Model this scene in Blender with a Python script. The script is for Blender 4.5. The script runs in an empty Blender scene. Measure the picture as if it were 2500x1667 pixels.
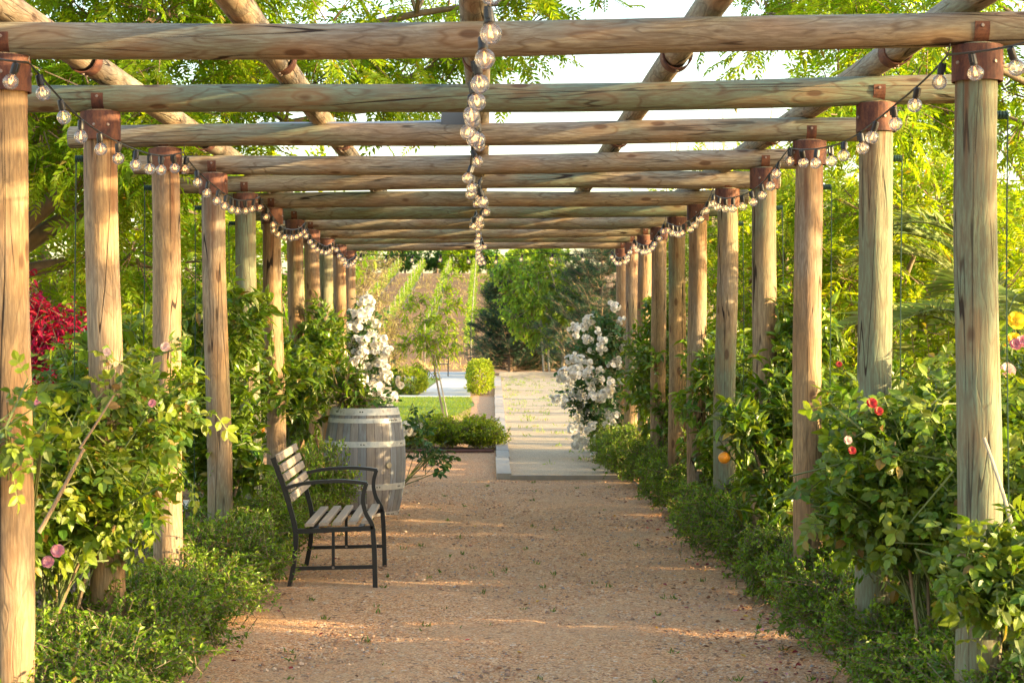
import bpy, math, random
import numpy as np
from mathutils import Vector, Quaternion, Matrix

SC = bpy.context.scene
COL = SC.collection
rad = math.radians

# ------------------------------------------------------------------ camera
cd = bpy.data.cameras.new("camera")
cam = bpy.data.objects.new("camera", cd)
COL.objects.link(cam)
SC.camera = cam
F = 4400.0                       # focal length in pixels of the 2500 px wide photograph
EYE = 1.65
cd.sensor_width = 36.0
cd.lens = F / 2500.0 * 36.0
cam.location = (0, 0, EYE)
cam.rotation_euler = (rad(90), 0, 0)
cd.shift_x = 71.0 / 2500.0
cd.shift_y = -29.5 / 2500.0
cd.clip_end = 2000
cd.dof.use_dof = True
cd.dof.focus_distance = 11.5
cd.dof.aperture_fstop = 10.0

# ------------------------------------------------------------------ light
SUN_EL, SUN_AZ = rad(10.0), rad(14.0)      # azimuth: from +X turned towards the camera
S = Vector((math.cos(SUN_EL) * math.cos(SUN_AZ), -math.cos(SUN_EL) * math.sin(SUN_AZ), math.sin(SUN_EL)))
W = bpy.data.worlds.new("World")
SC.world = W
W.use_nodes = True
nt = W.node_tree
sky = nt.nodes.new("ShaderNodeTexSky")
sky.sky_type = 'NISHITA'
sky.sun_disc = False
sky.sun_elevation = SUN_EL
sky.sun_rotation = rad(90) + SUN_AZ
sky.air_density = 1.0
sky.dust_density = 2.2
sky.ozone_density = 0.45
nt.links.new(sky.outputs[0], nt.nodes["Background"].inputs[0])
nt.nodes["Background"].inputs[1].default_value = 0.15
sl = bpy.data.lights.new("sun", 'SUN')
sl.energy = 3.2
sl.angle = rad(0.6)
sl.color = (1.0, 0.75, 0.38)
so = bpy.data.objects.new("sun", sl)
COL.objects.link(so)
so.rotation_euler = S.to_track_quat('Z', 'Y').to_euler()
so.location = (20, -5, 12)
SC.view_settings.view_transform = 'Standard'
SC.view_settings.look = 'None'
SC.view_settings.gamma = 1.0
SC.view_settings.exposure = 2.55
SC.cycles.max_bounces = 8
SC.cycles.diffuse_bounces = 4
SC.cycles.transparent_max_bounces = 12
SC.cycles.sample_clamp_indirect = 6.0

# ------------------------------------------------------------------ helpers: meshes
def nrm(a):
    a = np.asarray(a, float)
    return a / np.maximum(np.linalg.norm(a, axis=-1, keepdims=True), 1e-9)

class G:
    """collects pieces and links them as one mesh object"""
    def __init__(s):
        s.V = []; s.F = []; s.n = 0
    def add(s, V, Fs, mi=0, tint=0.0, smooth=False):
        V = np.asarray(V, float).reshape(-1, 3)
        if not isinstance(Fs, list): Fs = [Fs]
        for f in Fs:
            f = np.asarray(f, int)
            if f.size == 0: continue
            t = np.broadcast_to(np.asarray(tint, float), (len(f),))
            s.F.append((f + s.n, mi, t, smooth))
        s.V.append(V); s.n += len(V)
        return s
    def mesh(s, name, mats):
        me = bpy.data.meshes.new(name)
        V = np.concatenate(s.V)
        me.vertices.add(len(V)); me.vertices.foreach_set("co", V.astype(np.float32).ravel())
        lt = np.concatenate([np.full(len(f), f.shape[1]) for f, _, _, _ in s.F])
        lv = np.concatenate([f.ravel() for f, _, _, _ in s.F])
        ls = np.concatenate([[0], np.cumsum(lt)[:-1]])
        me.loops.add(len(lv)); me.loops.foreach_set("vertex_index", lv.astype(np.int32))
        me.polygons.add(len(lt))
        me.polygons.foreach_set("loop_start", ls.astype(np.int32))
        me.polygons.foreach_set("loop_total", lt.astype(np.int32))
        me.polygons.foreach_set("material_index", np.concatenate([np.full(len(f), m) for f, m, _, _ in s.F]).astype(np.int32))
        me.polygons.foreach_set("use_smooth", np.concatenate([np.full(len(f), sm) for f, _, _, sm in s.F]).astype(bool))
        a = me.attributes.new("tint", 'FLOAT', 'FACE')
        a.data.foreach_set("value", np.concatenate([t for _, _, t, _ in s.F]).astype(np.float32))
        for m in (mats if isinstance(mats, (list, tuple)) else [mats]): me.materials.append(m)
        me.update(calc_edges=True)
        return me
    def obj(s, name, mats, parent=None, loc=(0, 0, 0), rot=(0, 0, 0)):
        return link(name, s.mesh(name, mats), parent, loc, rot)

def link(name, me, parent=None, loc=(0, 0, 0), rot=(0, 0, 0)):
    o = bpy.data.objects.new(name, me)
    COL.objects.link(o)
    o.parent = parent
    o.location = loc; o.rotation_euler = rot
    return o
def tag(o, label=None, cat=None, group=None, kind=None):
    if label: o["label"] = label
    if cat: o["category"] = cat
    if group: o["group"] = group
    if kind: o["kind"] = kind
    return o
def thing(name, label, cat, loc=(0, 0, 0), rz=0, group=None):
    o = bpy.data.objects.new(name, None)
    COL.objects.link(o)
    o.empty_display_size = 0.1
    o.location = loc; o.rotation_euler = (0, 0, rz)
    return tag(o, label, cat, group)
def copy_tree(o, parent=None, loc=None, rz=None, label=None, sc=None):
    c = o.copy(); COL.objects.link(c); c.parent = parent
    if loc is not None: c.location = loc
    if rz is not None: c.rotation_euler = (0, 0, rz)
    if sc is not None: c.scale = sc
    if label: c["label"] = label
    for ch in list(o.children): copy_tree(ch, c)
    return c

def ring_tube(P, Rr, k=8, caps=True, phase=0.0):
    """tube through points P with radii Rr (scalar list)"""
    P = np.asarray(P, float); n = len(P); Rr = np.broadcast_to(np.asarray(Rr, float), (n,))
    T = np.gradient(P, axis=0); T = nrm(T)
    ref = np.array([0, 0, 1.0]) if abs(T[:, 2]).mean() < 0.9 else np.array([1.0, 0, 0])
    A = nrm(np.cross(T, ref)); B = np.cross(T, A)
    th = np.linspace(0, 2 * np.pi, k, endpoint=False) + phase
    V = P[:, None] + Rr[:, None, None] * (np.cos(th)[None, :, None] * A[:, None] + np.sin(th)[None, :, None] * B[:, None])
    V = V.reshape(-1, 3)
    i = np.arange(n - 1)[:, None] * k; j = np.arange(k)[None]; j2 = (j + 1) % k
    Q = np.stack([i + j, i + j2, i + k + j2, i + k + j], -1).reshape(-1, 4)
    Fs = [Q]
    if caps:
        Fs += [np.arange(k)[None, ::1], (np.arange(k)[::-1] + (n - 1) * k)[None]]
    return V, Fs
def sticks(A, B, r0, r1, k=3):
    """many thin straight prisms at once"""
    A = np.asarray(A, float); B = np.asarray(B, float); n = len(A)
    T = nrm(B - A); ref = np.where(np.abs(T[:, 2:3]) < 0.9, [[0, 0, 1.0]], [[1.0, 0, 0]])
    X = nrm(np.cross(T, ref)); Y = np.cross(T, X)
    th = np.linspace(0, 2 * np.pi, k, endpoint=False)
    d = np.cos(th)[None, :, None] * X[:, None] + np.sin(th)[None, :, None] * Y[:, None]
    r0 = np.broadcast_to(r0, (n,))[:, None, None]; r1 = np.broadcast_to(r1, (n,))[:, None, None]
    V = np.concatenate([A[:, None] + d * r0, B[:, None] + d * r1], 1).reshape(-1, 3)
    b = np.arange(n)[:, None] * 2 * k; j = np.arange(k)[None]; j2 = (j + 1) % k
    return V, np.stack([b + j, b + j2, b + k + j2, b + k + j], -1).reshape(-1, 4)
def bez(p0, p1, p2, n=10):
    t = np.linspace(0, 1, n)[:, None]
    p0, p1, p2 = map(np.asarray, (p0, p1, p2))
    return (1 - t) ** 2 * p0 + 2 * t * (1 - t) * p1 + t * t * p2
def box(c, s, M=None):
    v = np.array([[x, y, z] for x in (-.5, .5) for y in (-.5, .5) for z in (-.5, .5)]) * np.asarray(s, float)
    if M is not None: v = v @ np.asarray(M).T
    f = np.array([[0, 1, 3, 2], [4, 6, 7, 5], [0, 4, 5, 1], [2, 3, 7, 6], [0, 2, 6, 4], [1, 5, 7, 3]])
    return v + np.asarray(c, float), f
def lathe(prof, k=32, closed=False):
    prof = np.asarray(prof, float); n = len(prof)
    th = np.linspace(0, 2 * np.pi, k, endpoint=False)
    V = np.stack([prof[:, None, 0] * np.cos(th), prof[:, None, 0] * np.sin(th), np.repeat(prof[:, 1:2], k, 1)], -1).reshape(-1, 3)
    i = np.arange(n - 1)[:, None] * k; j = np.arange(k)[None]; j2 = (j + 1) % k
    return V, np.stack([i + j, i + j2, i + k + j2, i + k + j], -1).reshape(-1, 4)
def bar(P, w, h):
    """flat bar in the XZ plane: P is (x,z) polyline, width w in the plane, depth h along Y (centred)"""
    P = np.asarray(P, float); n = len(P)
    T = nrm(np.gradient(P, axis=0)); N = np.stack([-T[:, 1], T[:, 0]], 1)
    a, b = P + N * w / 2, P - N * w / 2
    V = []
    for q in (a, b):
        for y in (-h / 2, h / 2):
            V.append(np.stack([q[:, 0], np.full(n, y), q[:, 1]], 1))
    V = np.concatenate(V)          # a-,a+,b-,b+
    i = np.arange(n - 1)
    o = [0, n, 2 * n, 3 * n]
    def q(p, r): return np.stack([o[p] + i, o[p] + i + 1, o[r] + i + 1, o[r] + i], 1)
    Fs = np.concatenate([q(0, 1), q(1, 3), q(3, 2), q(2, 0), [[0, n, 3 * n, 2 * n], [n - 1, 3 * n - 1, 4 * n - 1, 2 * n - 1]]])
    return V, Fs

# ------------------------------------------------------------------ helpers: leaves
def leaf_tpl(w, kind=4, fold=.25, curl=.15):
    """unit leaf along +Y; width w; returns verts, tris"""
    if kind == 2:
        V = [[0, 0, 0], [-w / 2, .45, fold * w], [w / 2, .45, fold * w], [0, 1, -curl]]
        return np.array(V), np.array([[0, 3, 1], [0, 2, 3]])
    if kind == 4:
        V = [[0, 0, 0], [-w * .42, .28, fold * w * .8], [-w * .46, .66, fold * w * .8 - curl * .35], [0, 1, -curl], [w * .46, .66, fold * w * .8 - curl * .35], [w * .42, .28, fold * w * .8]]
        return np.array(V), np.array([[0, 3, 2], [0, 2, 1], [0, 5, 4], [0, 4, 3]])
    V = [[0, 0, 0], [-w * .43, .25, fold * w * .9], [0, .27, 0], [w * .43, .25, fold * w * .9],
         [-w * .45, .62, fold * w * .9 - curl * .4], [0, .64, -curl * .3], [w * .45, .62, fold * w * .9 - curl * .4], [0, 1, -curl]]
    return np.array(V), np.array([[0, 2, 1], [0, 3, 2], [1, 2, 5], [1, 5, 4], [2, 3, 6], [2, 6, 5], [4, 5, 7], [5, 6, 7]])
def place(T, Fi, P, D, U, Sz):
    P = np.asarray(P, float); D = nrm(D); X = nrm(np.cross(D, U)); N = np.cross(X, D)
    Sz = np.broadcast_to(Sz, (len(P),))[:, None, None]
    V = P[:, None] + Sz * (T[None, :, 0:1] * X[:, None] + T[None, :, 1:2] * D[:, None] + T[None, :, 2:3] * N[:, None])
    f = (np.arange(len(P))[:, None, None] * len(T) + Fi[None]).reshape(-1, Fi.shape[1])
    return V.reshape(-1, 3), f
def pinnate(pairs, ll, lw, kind=2, ang=58, droop=.25, seed=0):
    rg = np.random.default_rng(seed)
    T, Fi = leaf_tpl(lw / ll, kind)
    P, D = [], []
    ys = np.linspace(.18, .93, pairs)
    for y in ys:
        for s in (-1, 1):
            a = rad(ang + rg.uniform(-10, 10)) * (1 - .35 * y)
            P.append([0, y, -.18 * y * y]); D.append([s * math.sin(a), math.cos(a), -droop * rg.uniform(.3, 1.3)])
    P.append([0, 1, -.18]); D.append([0, 1, -.35])
    P, D = np.array(P), np.array(D)
    V, f = place(T, Fi, P, D, np.tile([[0, .3, 1.0]], (len(P), 1)) + rg.normal(0, .2, (len(P), 3)), ll * rg.uniform(.8, 1.1, len(P)))
    g = G(); g.add(V, f)
    w = .008
    g.add([[-w, 0, 0], [w, 0, 0], [w, .5, -.05], [-w, .5, -.05], [w * .5, 1, -.18], [-w * .5, 1, -.18]], np.array([[0, 1, 2], [0, 2, 3], [3, 2, 4], [3, 4, 5]]))
    return np.concatenate(g.V), np.concatenate([x[0] for x in g.F])
def rose_leaf(kind=8, seed=0):
    rg = np.random.default_rng(seed)
    T, Fi = leaf_tpl(.68, kind, .16, .12)
    P = np.array([[0, .35, 0], [0, .35, 0], [0, .68, -.03], [0, .68, -.03], [0, .8, -.05]])
    D = np.array([[-1, .35, -.1], [1, .35, -.1], [-.9, .6, -.15], [.9, .6, -.15], [0, 1, -.25]]) + rg.normal(0, .12, (5, 3))
    V, f = place(T, Fi, P, D, np.tile([[0, 0, 1.0]], (5, 1)) + rg.normal(0, .25, (5, 3)), np.array([.36, .36, .42, .42, .46]))
    g = G(); g.add(V, f)
    w = .012
    g.add([[-w, 0, 0], [w, 0, 0], [w, .82, -.05], [-w, .82, -.05]], np.array([[0, 1, 2], [0, 2, 3]]))
    return np.concatenate(g.V), np.concatenate([x[0] for x in g.F])

def leaves_on(A, B, K, tpl, size, rg, fwd=.5, side=.9, droop=.2, t0=.25, up=.45, sag=0.0, tipy=.6):
    """K leaves on each of the shoots A->B"""
    M = len(A)
    t = np.clip(np.linspace(t0, 1, K)[None] + rg.uniform(-.5, .5, (M, K)) * (1 - t0) / K, 0, 1)
    d = nrm(B - A)
    P = A[:, None] + (B - A)[:, None] * t[..., None]
    P[..., 2] -= sag * t * t
    rv = rg.normal(0, 1, (M, K, 3)); rv -= (rv * d[:, None]).sum(-1, keepdims=True) * d[:, None]
    D = d[:, None] * fwd + nrm(rv) * side
    D[..., 2] -= droop
    U = rg.normal(0, up, (M, K, 3)); U[..., 2] += 1
    n = M * K
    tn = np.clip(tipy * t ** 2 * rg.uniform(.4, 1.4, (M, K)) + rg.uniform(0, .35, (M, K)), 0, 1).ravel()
    parts = []
    if not isinstance(tpl, list): tpl = [tpl]
    which = rg.integers(0, len(tpl), n)
    sz = size * rg.uniform(.5, 1.22, n)
    for q, (T, Fi) in enumerate(tpl):
        m = which == q
        if not m.any(): continue
        V, f = place(T, Fi, P.reshape(-1, 3)[m], D.reshape(-1, 3)[m], U.reshape(-1, 3)[m], sz[m])
        parts.append((V, f, np.repeat(tn[m], len(Fi))))
    return parts
def rdirs(n, rg):
    return nrm(rg.normal(0, 1, (n, 3)))

# ------------------------------------------------------------------ helpers: materials
def mat(name):
    m = bpy.data.materials.new(name); m.use_nodes = True
    t = m.node_tree
    return m, t, t.nodes["Principled BSDF"]
class NB:
    """small node builder"""
    def __init__(s, t): s.t = t
    def n(s, typ, **k):
        x = s.t.nodes.new(typ)
        for a, b in k.items(): setattr(x, a, b)
        return x
    def l(s, a, b): s.t.links.new(a, b)
    def val(s, sock, v):
        if hasattr(v, 'is_linked') or isinstance(v, bpy.types.NodeSocket): s.l(v, sock)
        else: sock.default_value = v
    def math(s, op, a, b=0.0, c=0.0, clamp=False):
        x = s.n("ShaderNodeMath", operation=op, use_clamp=clamp)
        s.val(x.inputs[0], a); s.val(x.inputs[1], b); s.val(x.inputs[2], c)
        return x.outputs[0]
    def vmath(s, op, a, b):
        x = s.n("ShaderNodeVectorMath", operation=op)
        s.val(x.inputs[0], a); s.val(x.inputs[1], b)
        return x.outputs[0]
    def noise(s, vec, scale, detail=4, rough=.55, dist=0.0, out=0):
        x = s.n("ShaderNodeTexNoise")
        if vec is not None: s.l(vec, x.inputs["Vector"])
        x.inputs["Scale"].default_value = scale; x.inputs["Detail"].default_value = detail
        x.inputs["Roughness"].default_value = rough; x.inputs["Distortion"].default_value = dist
        return x.outputs[out]
    def vor(s, vec, scale, feature='F1', out="Distance", rnd=1.0):
        x = s.n("ShaderNodeTexVoronoi", feature=feature)
        if vec is not None: s.l(vec, x.inputs["Vector"])
        x.inputs["Scale"].default_value = scale; x.inputs["Randomness"].default_value = rnd
        return x.outputs[out]
    def ramp(s, fac, stops, interp='LINEAR'):
        x = s.n("ShaderNodeValToRGB"); x.color_ramp.interpolation = interp
        e = x.color_ramp.elements
        while len(e) < len(stops): e.new(.5)
        for i, (p, c) in enumerate(stops):
            e[i].position = p; e[i].color = (*c, 1) if len(c) == 3 else c
        s.l(fac, x.inputs[0]); return x.outputs[0]
    def sst(s, v, a, b, lo=0.0, hi=1.0):
        x = s.n("ShaderNodeMapRange", interpolation_type='SMOOTHSTEP')
        s.val(x.inputs[0], v)
        for i, q in enumerate((a, b, lo, hi)): x.inputs[i + 1].default_value = q
        return x.outputs[0]
    def mix(s, fac, a, b, blend='MIX'):
        x = s.n("ShaderNodeMix", data_type='RGBA', blend_type=blend)
        s.val(x.inputs[0], fac)
        for sock, v in ((x.inputs[6], a), (x.inputs[7], b)):
            if isinstance(v, tuple): sock.default_value = (*v, 1) if len(v) == 3 else v
            else: s.l(v, sock)
        return x.outputs[2]
    def bump(s, h, strength, dist, normal=None):
        x = s.n("ShaderNodeBump"); x.inputs["Strength"].default_value = strength; x.inputs["Distance"].default_value = dist
        s.l(h, x.inputs["Height"])
        if normal is not None: s.l(normal, x.inputs["Normal"])
        return x.outputs[0]

def leaf_mat(name, old, young, trans, rough=.45, tw=.4, spec=.35):
    m, t, p = mat(name); b = NB(t)
    at = b.n("ShaderNodeAttribute", attribute_name="tint")
    geo = b.n("ShaderNodeNewGeometry")
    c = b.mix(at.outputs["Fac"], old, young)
    hsv = b.n("ShaderNodeHueSaturation")
    b.l(b.math('MULTIPLY_ADD', geo.outputs["Random Per Island"], .5, .75), hsv.inputs["Value"])
    b.l(b.math('MULTIPLY_ADD', geo.outputs["Random Per Island"], .04, .48), hsv.inputs["Hue"])
    c = b.mix(b.sst(b.math('FRACT', b.math('MULTIPLY', geo.outputs['Random Per Island'], 57.0)), .972, .978, 0, .75 if 'leaf' in name else 0), c, (.24, .13, .035))
    b.l(c, hsv.inputs["Color"])
    b.l(hsv.outputs[0], p.inputs["Base Color"])
    p.inputs["Roughness"].default_value = rough
    p.inputs["Specular IOR Level"].default_value = spec
    tr = b.n("ShaderNodeBsdfTranslucent")
    b.l(b.mix(1.0, hsv.outputs[0], (*trans, 1), 'MULTIPLY'), tr.inputs[0])
    ms = b.n("ShaderNodeMixShader"); ms.inputs[0].default_value = tw
    b.l(p.outputs[0], ms.inputs[1]); b.l(tr.outputs[0], ms.inputs[2])
    b.l(ms.outputs[0], t.nodes["Material Output"].inputs[0])
    return m
def plain(name, col, rough=.6, metal=0.0, spec=.5, nscale=None, namp=.3, bump=0.0):
    m, t, p = mat(name); b = NB(t)
    p.inputs["Roughness"].default_value = rough; p.inputs["Metallic"].default_value = metal
    p.inputs["Specular IOR Level"].default_value = spec
    if nscale:
        tc = b.n("ShaderNodeTexCoord")
        f = b.noise(tc.outputs["Object"], nscale, 5, .6)
        b.l(b.mix(f, tuple(c * (1 - namp) for c in col), tuple(min(1, c * (1 + namp)) for c in col)), p.inputs["Base Color"])
        if bump: b.l(b.bump(f, bump, .01), p.inputs["Normal"])
    else: p.inputs["Base Color"].default_value = (*col, 1)
    return m

def wood_log_mat():
    m, t, p = mat("peeled_log_wood"); b = NB(t)
    tc = b.n("ShaderNodeTexCoord"); oi = b.n("ShaderNodeObjectInfo")
    off = b.vmath('MULTIPLY', oi.outputs["Random"], (37.0, 53.0, 91.0))
    co = b.vmath('ADD', tc.outputs["Object"], off)
    st = b.vmath('MULTIPLY', co, (1, 1, .12))           # stretched along the grain
    warp = b.vmath('ADD', st, b.vmath('MULTIPLY', b.noise(co, 1.6, 3, .5, out=1), (.05, .05, .05)))
    # knots
    kv = b.vmath('MULTIPLY', co, (7.5, 7.5, 3.0))
    kd = b.vor(kv, 1.0)
    knot = b.sst(kd, .09, .16, 1.0, 0.0)
    kring = b.sst(kd, .2, .55, 1.0, 0.0)
    # cathedral grain: contour lines of a stretched noise bent round the knots
    cn = b.noise(b.vmath('MULTIPLY', co, (6.5, 6.5, .5)), 1.0, 2, .45, .2)
    cn2 = b.math('ADD', b.math('MULTIPLY', cn, 13.0), b.math('MULTIPLY', kd, 2.4))
    fr = b.math('FRACT', cn2)
    line = b.sst(b.math('ABSOLUTE', b.math('SUBTRACT', fr, .5)), .36, .5)
    fib = b.noise(warp, 95, 4, .65)
    fib2 = b.noise(b.vmath('MULTIPLY', co, (1, 1, .04)), 170, 2, .6)
    patch = b.noise(b.vmath('MULTIPLY', co, (1.6, 1.6, .8)), 1.6, 4, .6)
    base = b.ramp(patch, [(.3, (.21, .115, .052)), (.45, (.34, .205, .10)), (.58, (.41, .275, .14)), (.75, (.30, .23, .13))])
    # green tinge of the pressure treatment, strong on some logs
    gat = b.n('ShaderNodeAttribute', attribute_type='OBJECT', attribute_name='green')
    gm = b.math('ADD', b.noise(b.vmath('MULTIPLY', co, (1, 1, .35)), 2.1, 3, .5), b.math('MULTIPLY_ADD', gat.outputs['Fac'], .45, -.12))
    # grey weathering
    base = b.mix(b.sst(b.noise(b.vmath('MULTIPLY', co, (1, 1, .3)), 3.3, 5, .6), .44, .68, 0, .72), base, (.29, .25, .20))
    sepc = b.n("ShaderNodeSeparateXYZ"); b.l(oi.outputs["Location"], sepc.inputs[0])
    aloft = b.sst(sepc.outputs[2], 1.5, 2.5)              # rafters, in the rain, are greyer than the posts
    base = b.mix(b.math('MULTIPLY', aloft, b.sst(b.noise(b.vmath('MULTIPLY', co, (1, 1, .25)), 2.6, 4, .6), .3, .62, .25, .85)), base, (.27, .255, .205))
    base = b.mix(b.sst(gm, .48, .72, 0, .85), base, (.145, .205, .135))
    base = b.mix(b.math('MULTIPLY', line, b.math('MULTIPLY_ADD', aloft, .3, .28)), base, (.10, .06, .032))
    base = b.mix(b.sst(fib, .38, .66, .55, 0), base, (.12, .075, .045))
    base = b.mix(b.math('MULTIPLY', kring, .3), base, (.30, .15, .06))
    base = b.mix(b.math('MULTIPLY', knot, .8), base, (.085, .04, .02))
    # rust washed down from the steel collar on each post top
    zc = b.n("ShaderNodeSeparateXYZ"); b.l(tc.outputs["Object"], zc.inputs[0])
    drip = b.math('MULTIPLY', b.sst(zc.outputs[2], 1.75, 2.5), b.sst(b.noise(b.vmath('MULTIPLY', co, (26, 26, .8)), 1.0, 2), .48, .66, 0, .75))
    base = b.mix(b.math('MULTIPLY', drip, b.math('SUBTRACT', 1.0, aloft)), base, (.17, .07, .03))
    # drying cracks
    cr = b.noise(b.vmath('MULTIPLY', co, (7.0, 7.0, .22)), 1.0, 2, .4, .0)
    ca = b.math('ABSOLUTE', b.math('SUBTRACT', cr, .5))
    crm = b.math('MULTIPLY', b.sst(ca, .0018, .005, 1, 0), b.sst(b.noise(b.vmath('MULTIPLY', co, (2, 2, .8)), 1.7, 2), .37, .43))
    cr2 = b.noise(b.vmath('MULTIPLY', co, (18, 18, .5)), 1.0, 1, .4, .0)
    crm2 = b.math('MULTIPLY', b.sst(b.math('ABSOLUTE', b.math('SUBTRACT', cr2, .5)), .004, .012, .7, 0), b.sst(b.noise(co, 2.9, 2), .44, .5))
    crm = b.math('MAXIMUM', crm, crm2)
    base = b.mix(crm, base, (.028, .017, .01))
    b.l(base, p.inputs["Base Color"])
    p.inputs["Roughness"].default_value = .72; p.inputs["Specular IOR Level"].default_value = .25
    h = b.math('ADD', b.math('MULTIPLY', fib, .5), b.math('MULTIPLY', fib2, .35))
    h = b.math('SUBTRACT', h, b.math('MULTIPLY', crm, 2.2))
    h = b.math('SUBTRACT', h, b.math('MULTIPLY', knot, .5))
    h = b.math('SUBTRACT', h, b.math('MULTIPLY', line, .25))
    b.l(b.bump(h, .55, .006), p.inputs["Normal"])
    return m
def rust_mat():
    m, t, p = mat("rusty_steel"); b = NB(t)
    tc = b.n("ShaderNodeTexCoord"); oi = b.n("ShaderNodeObjectInfo")
    co = b.vmath('ADD', tc.outputs["Object"], b.vmath('MULTIPLY', oi.outputs["Random"], (17., 23., 31.)))
    f = b.noise(b.vmath('MULTIPLY', co, (1, 1, .45)), 16, 7, .7); g = b.noise(co, 110, 4, .7)
    c = b.ramp(f, [(.32, (.032, .013, .010)), (.45, (.085, .027, .016)), (.58, (.17, .062, .029)), (.7, (.08, .032, .022))])
    c = b.mix(b.sst(g, .5, .75, 0, .6), c, (.05, .02, .015))
    b.l(c, p.inputs["Base Color"]); p.inputs["Roughness"].default_value = .75; p.inputs["Metallic"].default_value = .15
    b.l(b.bump(g, .35, .002), p.inputs["Normal"])
    return m
def bark_mat(name, c1, c2):
    m, t, p = mat(name); b = NB(t)
    tc = b.n("ShaderNodeTexCoord")
    f = b.noise(b.vmath('MULTIPLY', tc.outputs["Object"], (1, 1, .3)), 24, 5, .65)
    b.l(b.mix(f, c1, c2), p.inputs["Base Color"]); p.inputs["Roughness"].default_value = .85
    b.l(b.bump(f, .6, .01), p.inputs["Normal"])
    return m
def gravel_mat(name, stops, cell=95.0, shade=(.15, .075, .035), macro=.45, bump=.7):
    m, t, p = mat(name); b = NB(t)
    tc = b.n("ShaderNodeTexCoord"); co = tc.outputs["Object"]
    wob = b.vmath('ADD', co, b.vmath('MULTIPLY', b.noise(co, 60, 2, out=1), (.006, .006, .006)))
    vc = b.n("ShaderNodeTexVoronoi"); b.l(wob, vc.inputs["Vector"]); vc.inputs["Scale"].default_value = cell
    v2 = b.n("ShaderNodeTexVoronoi"); b.l(wob, v2.inputs["Vector"]); v2.inputs["Scale"].default_value = cell * .45
    sep = b.n("ShaderNodeSeparateColor"); b.l(vc.outputs["Color"], sep.inputs[0])
    sep2 = b.n("ShaderNodeSeparateColor"); b.l(v2.outputs["Color"], sep2.inputs[0])
    big = b.sst(sep2.outputs[1], .72, .78)               # some larger stones among the grit
    r = b.mix(big, sep.outputs[0], sep2.outputs[0])
    c = b.ramp(r, stops, 'CONSTANT')
    gap = b.sst(vc.outputs["Distance"], .5, .85, 0, .6)
    c = b.mix(gap, c, shade)
    mac = b.math('ADD', b.math('MULTIPLY', b.noise(co, .8, 5, .6), .6), b.math('MULTIPLY', b.noise(co, 5.5, 4, .65), .4))
    c = b.mix(b.sst(mac, .42, .6, 0, macro), c, tuple(x * .62 for x in stops[len(stops) // 2][1]))
    b.l(c, p.inputs["Base Color"]); p.inputs["Roughness"].default_value = .9; p.inputs["Specular IOR Level"].default_value = .2
    h = b.math('ADD', b.math('MULTIPLY', vc.outputs["Distance"], -1.0), b.math('MULTIPLY', b.noise(co, 14, 3), 1.6))
    b.l(b.bump(h, bump, .008), p.inputs["Normal"])
    return m

M = {}
M['log'] = wood_log_mat()
M['rust'] = rust_mat()
M['bolt'] = plain("zinc_bolt", (.30, .24, .2), .5, .7)
M['black_metal'] = plain("black_painted_steel", (.009, .009, .010), .42, 0, .5, 30, .3)
M['black_plastic'] = plain("black_plastic", (.012, .012, .013), .45)
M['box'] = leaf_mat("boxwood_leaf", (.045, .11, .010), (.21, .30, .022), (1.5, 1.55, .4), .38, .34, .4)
M['box_lit'] = leaf_mat("sunlit_boxwood_leaf", (.12, .20, .010), (.34, .38, .015), (1.5, 1.5, .4), .4, .35)  # brighter copy of the boxwood leaf, sunlight put into its colour
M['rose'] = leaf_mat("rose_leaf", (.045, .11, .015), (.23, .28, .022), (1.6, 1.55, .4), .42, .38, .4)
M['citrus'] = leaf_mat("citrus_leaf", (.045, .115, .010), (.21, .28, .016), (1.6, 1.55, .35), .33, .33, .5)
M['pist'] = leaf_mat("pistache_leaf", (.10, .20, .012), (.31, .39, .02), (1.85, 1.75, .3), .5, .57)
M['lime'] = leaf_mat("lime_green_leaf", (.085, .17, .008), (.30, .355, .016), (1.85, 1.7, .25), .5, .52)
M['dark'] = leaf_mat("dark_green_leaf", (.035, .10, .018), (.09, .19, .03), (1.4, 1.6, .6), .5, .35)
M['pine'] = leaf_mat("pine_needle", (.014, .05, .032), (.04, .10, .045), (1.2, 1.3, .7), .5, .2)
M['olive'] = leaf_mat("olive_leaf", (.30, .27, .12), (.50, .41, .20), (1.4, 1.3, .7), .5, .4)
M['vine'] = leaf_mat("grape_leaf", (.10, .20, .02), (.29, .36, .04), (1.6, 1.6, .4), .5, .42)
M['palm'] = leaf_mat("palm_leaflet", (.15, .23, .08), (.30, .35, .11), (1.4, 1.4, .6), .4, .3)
M['boug'] = leaf_mat("bougainvillea_bract", (.34, .008, .06), (.52, .02, .10), (1.2, .8, 1.0), .5, .45)
M['white'] = leaf_mat("white_rose_petal", (.80, .79, .75), (.86, .85, .82), (1, .95, .85), .55, .3)
M['pink'] = leaf_mat("pink_rose_petal", (.62, .22, .30), (.72, .36, .40), (1, .9, .9), .55, .3)
M['blush'] = leaf_mat("blush_rose_petal", (.78, .55, .48), (.84, .66, .58), (1, .9, .85), .55, .3)
M['coral'] = leaf_mat("coral_rose_petal", (.42, .05, .045), (.55, .10, .075), (1.2, .9, .8), .55, .3)
M['yellow'] = leaf_mat("yellow_rose_petal", (.78, .60, .02), (.84, .68, .06), (1.1, 1, .5), .55, .3)
M['eye'] = plain("rose_stamen", (.42, .22, .05), .8)
M['stem'] = plain("green_stem", (.10, .13, .035), .6, nscale=40)
M['cane'] = bark_mat("brown_cane", (.16, .10, .055), (.32, .22, .13))
M['twig'] = bark_mat("twig_bark", (.10, .065, .04), (.24, .17, .11))
M['bark'] = bark_mat("grey_brown_bark", (.12, .08, .055), (.30, .22, .15))
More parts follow.
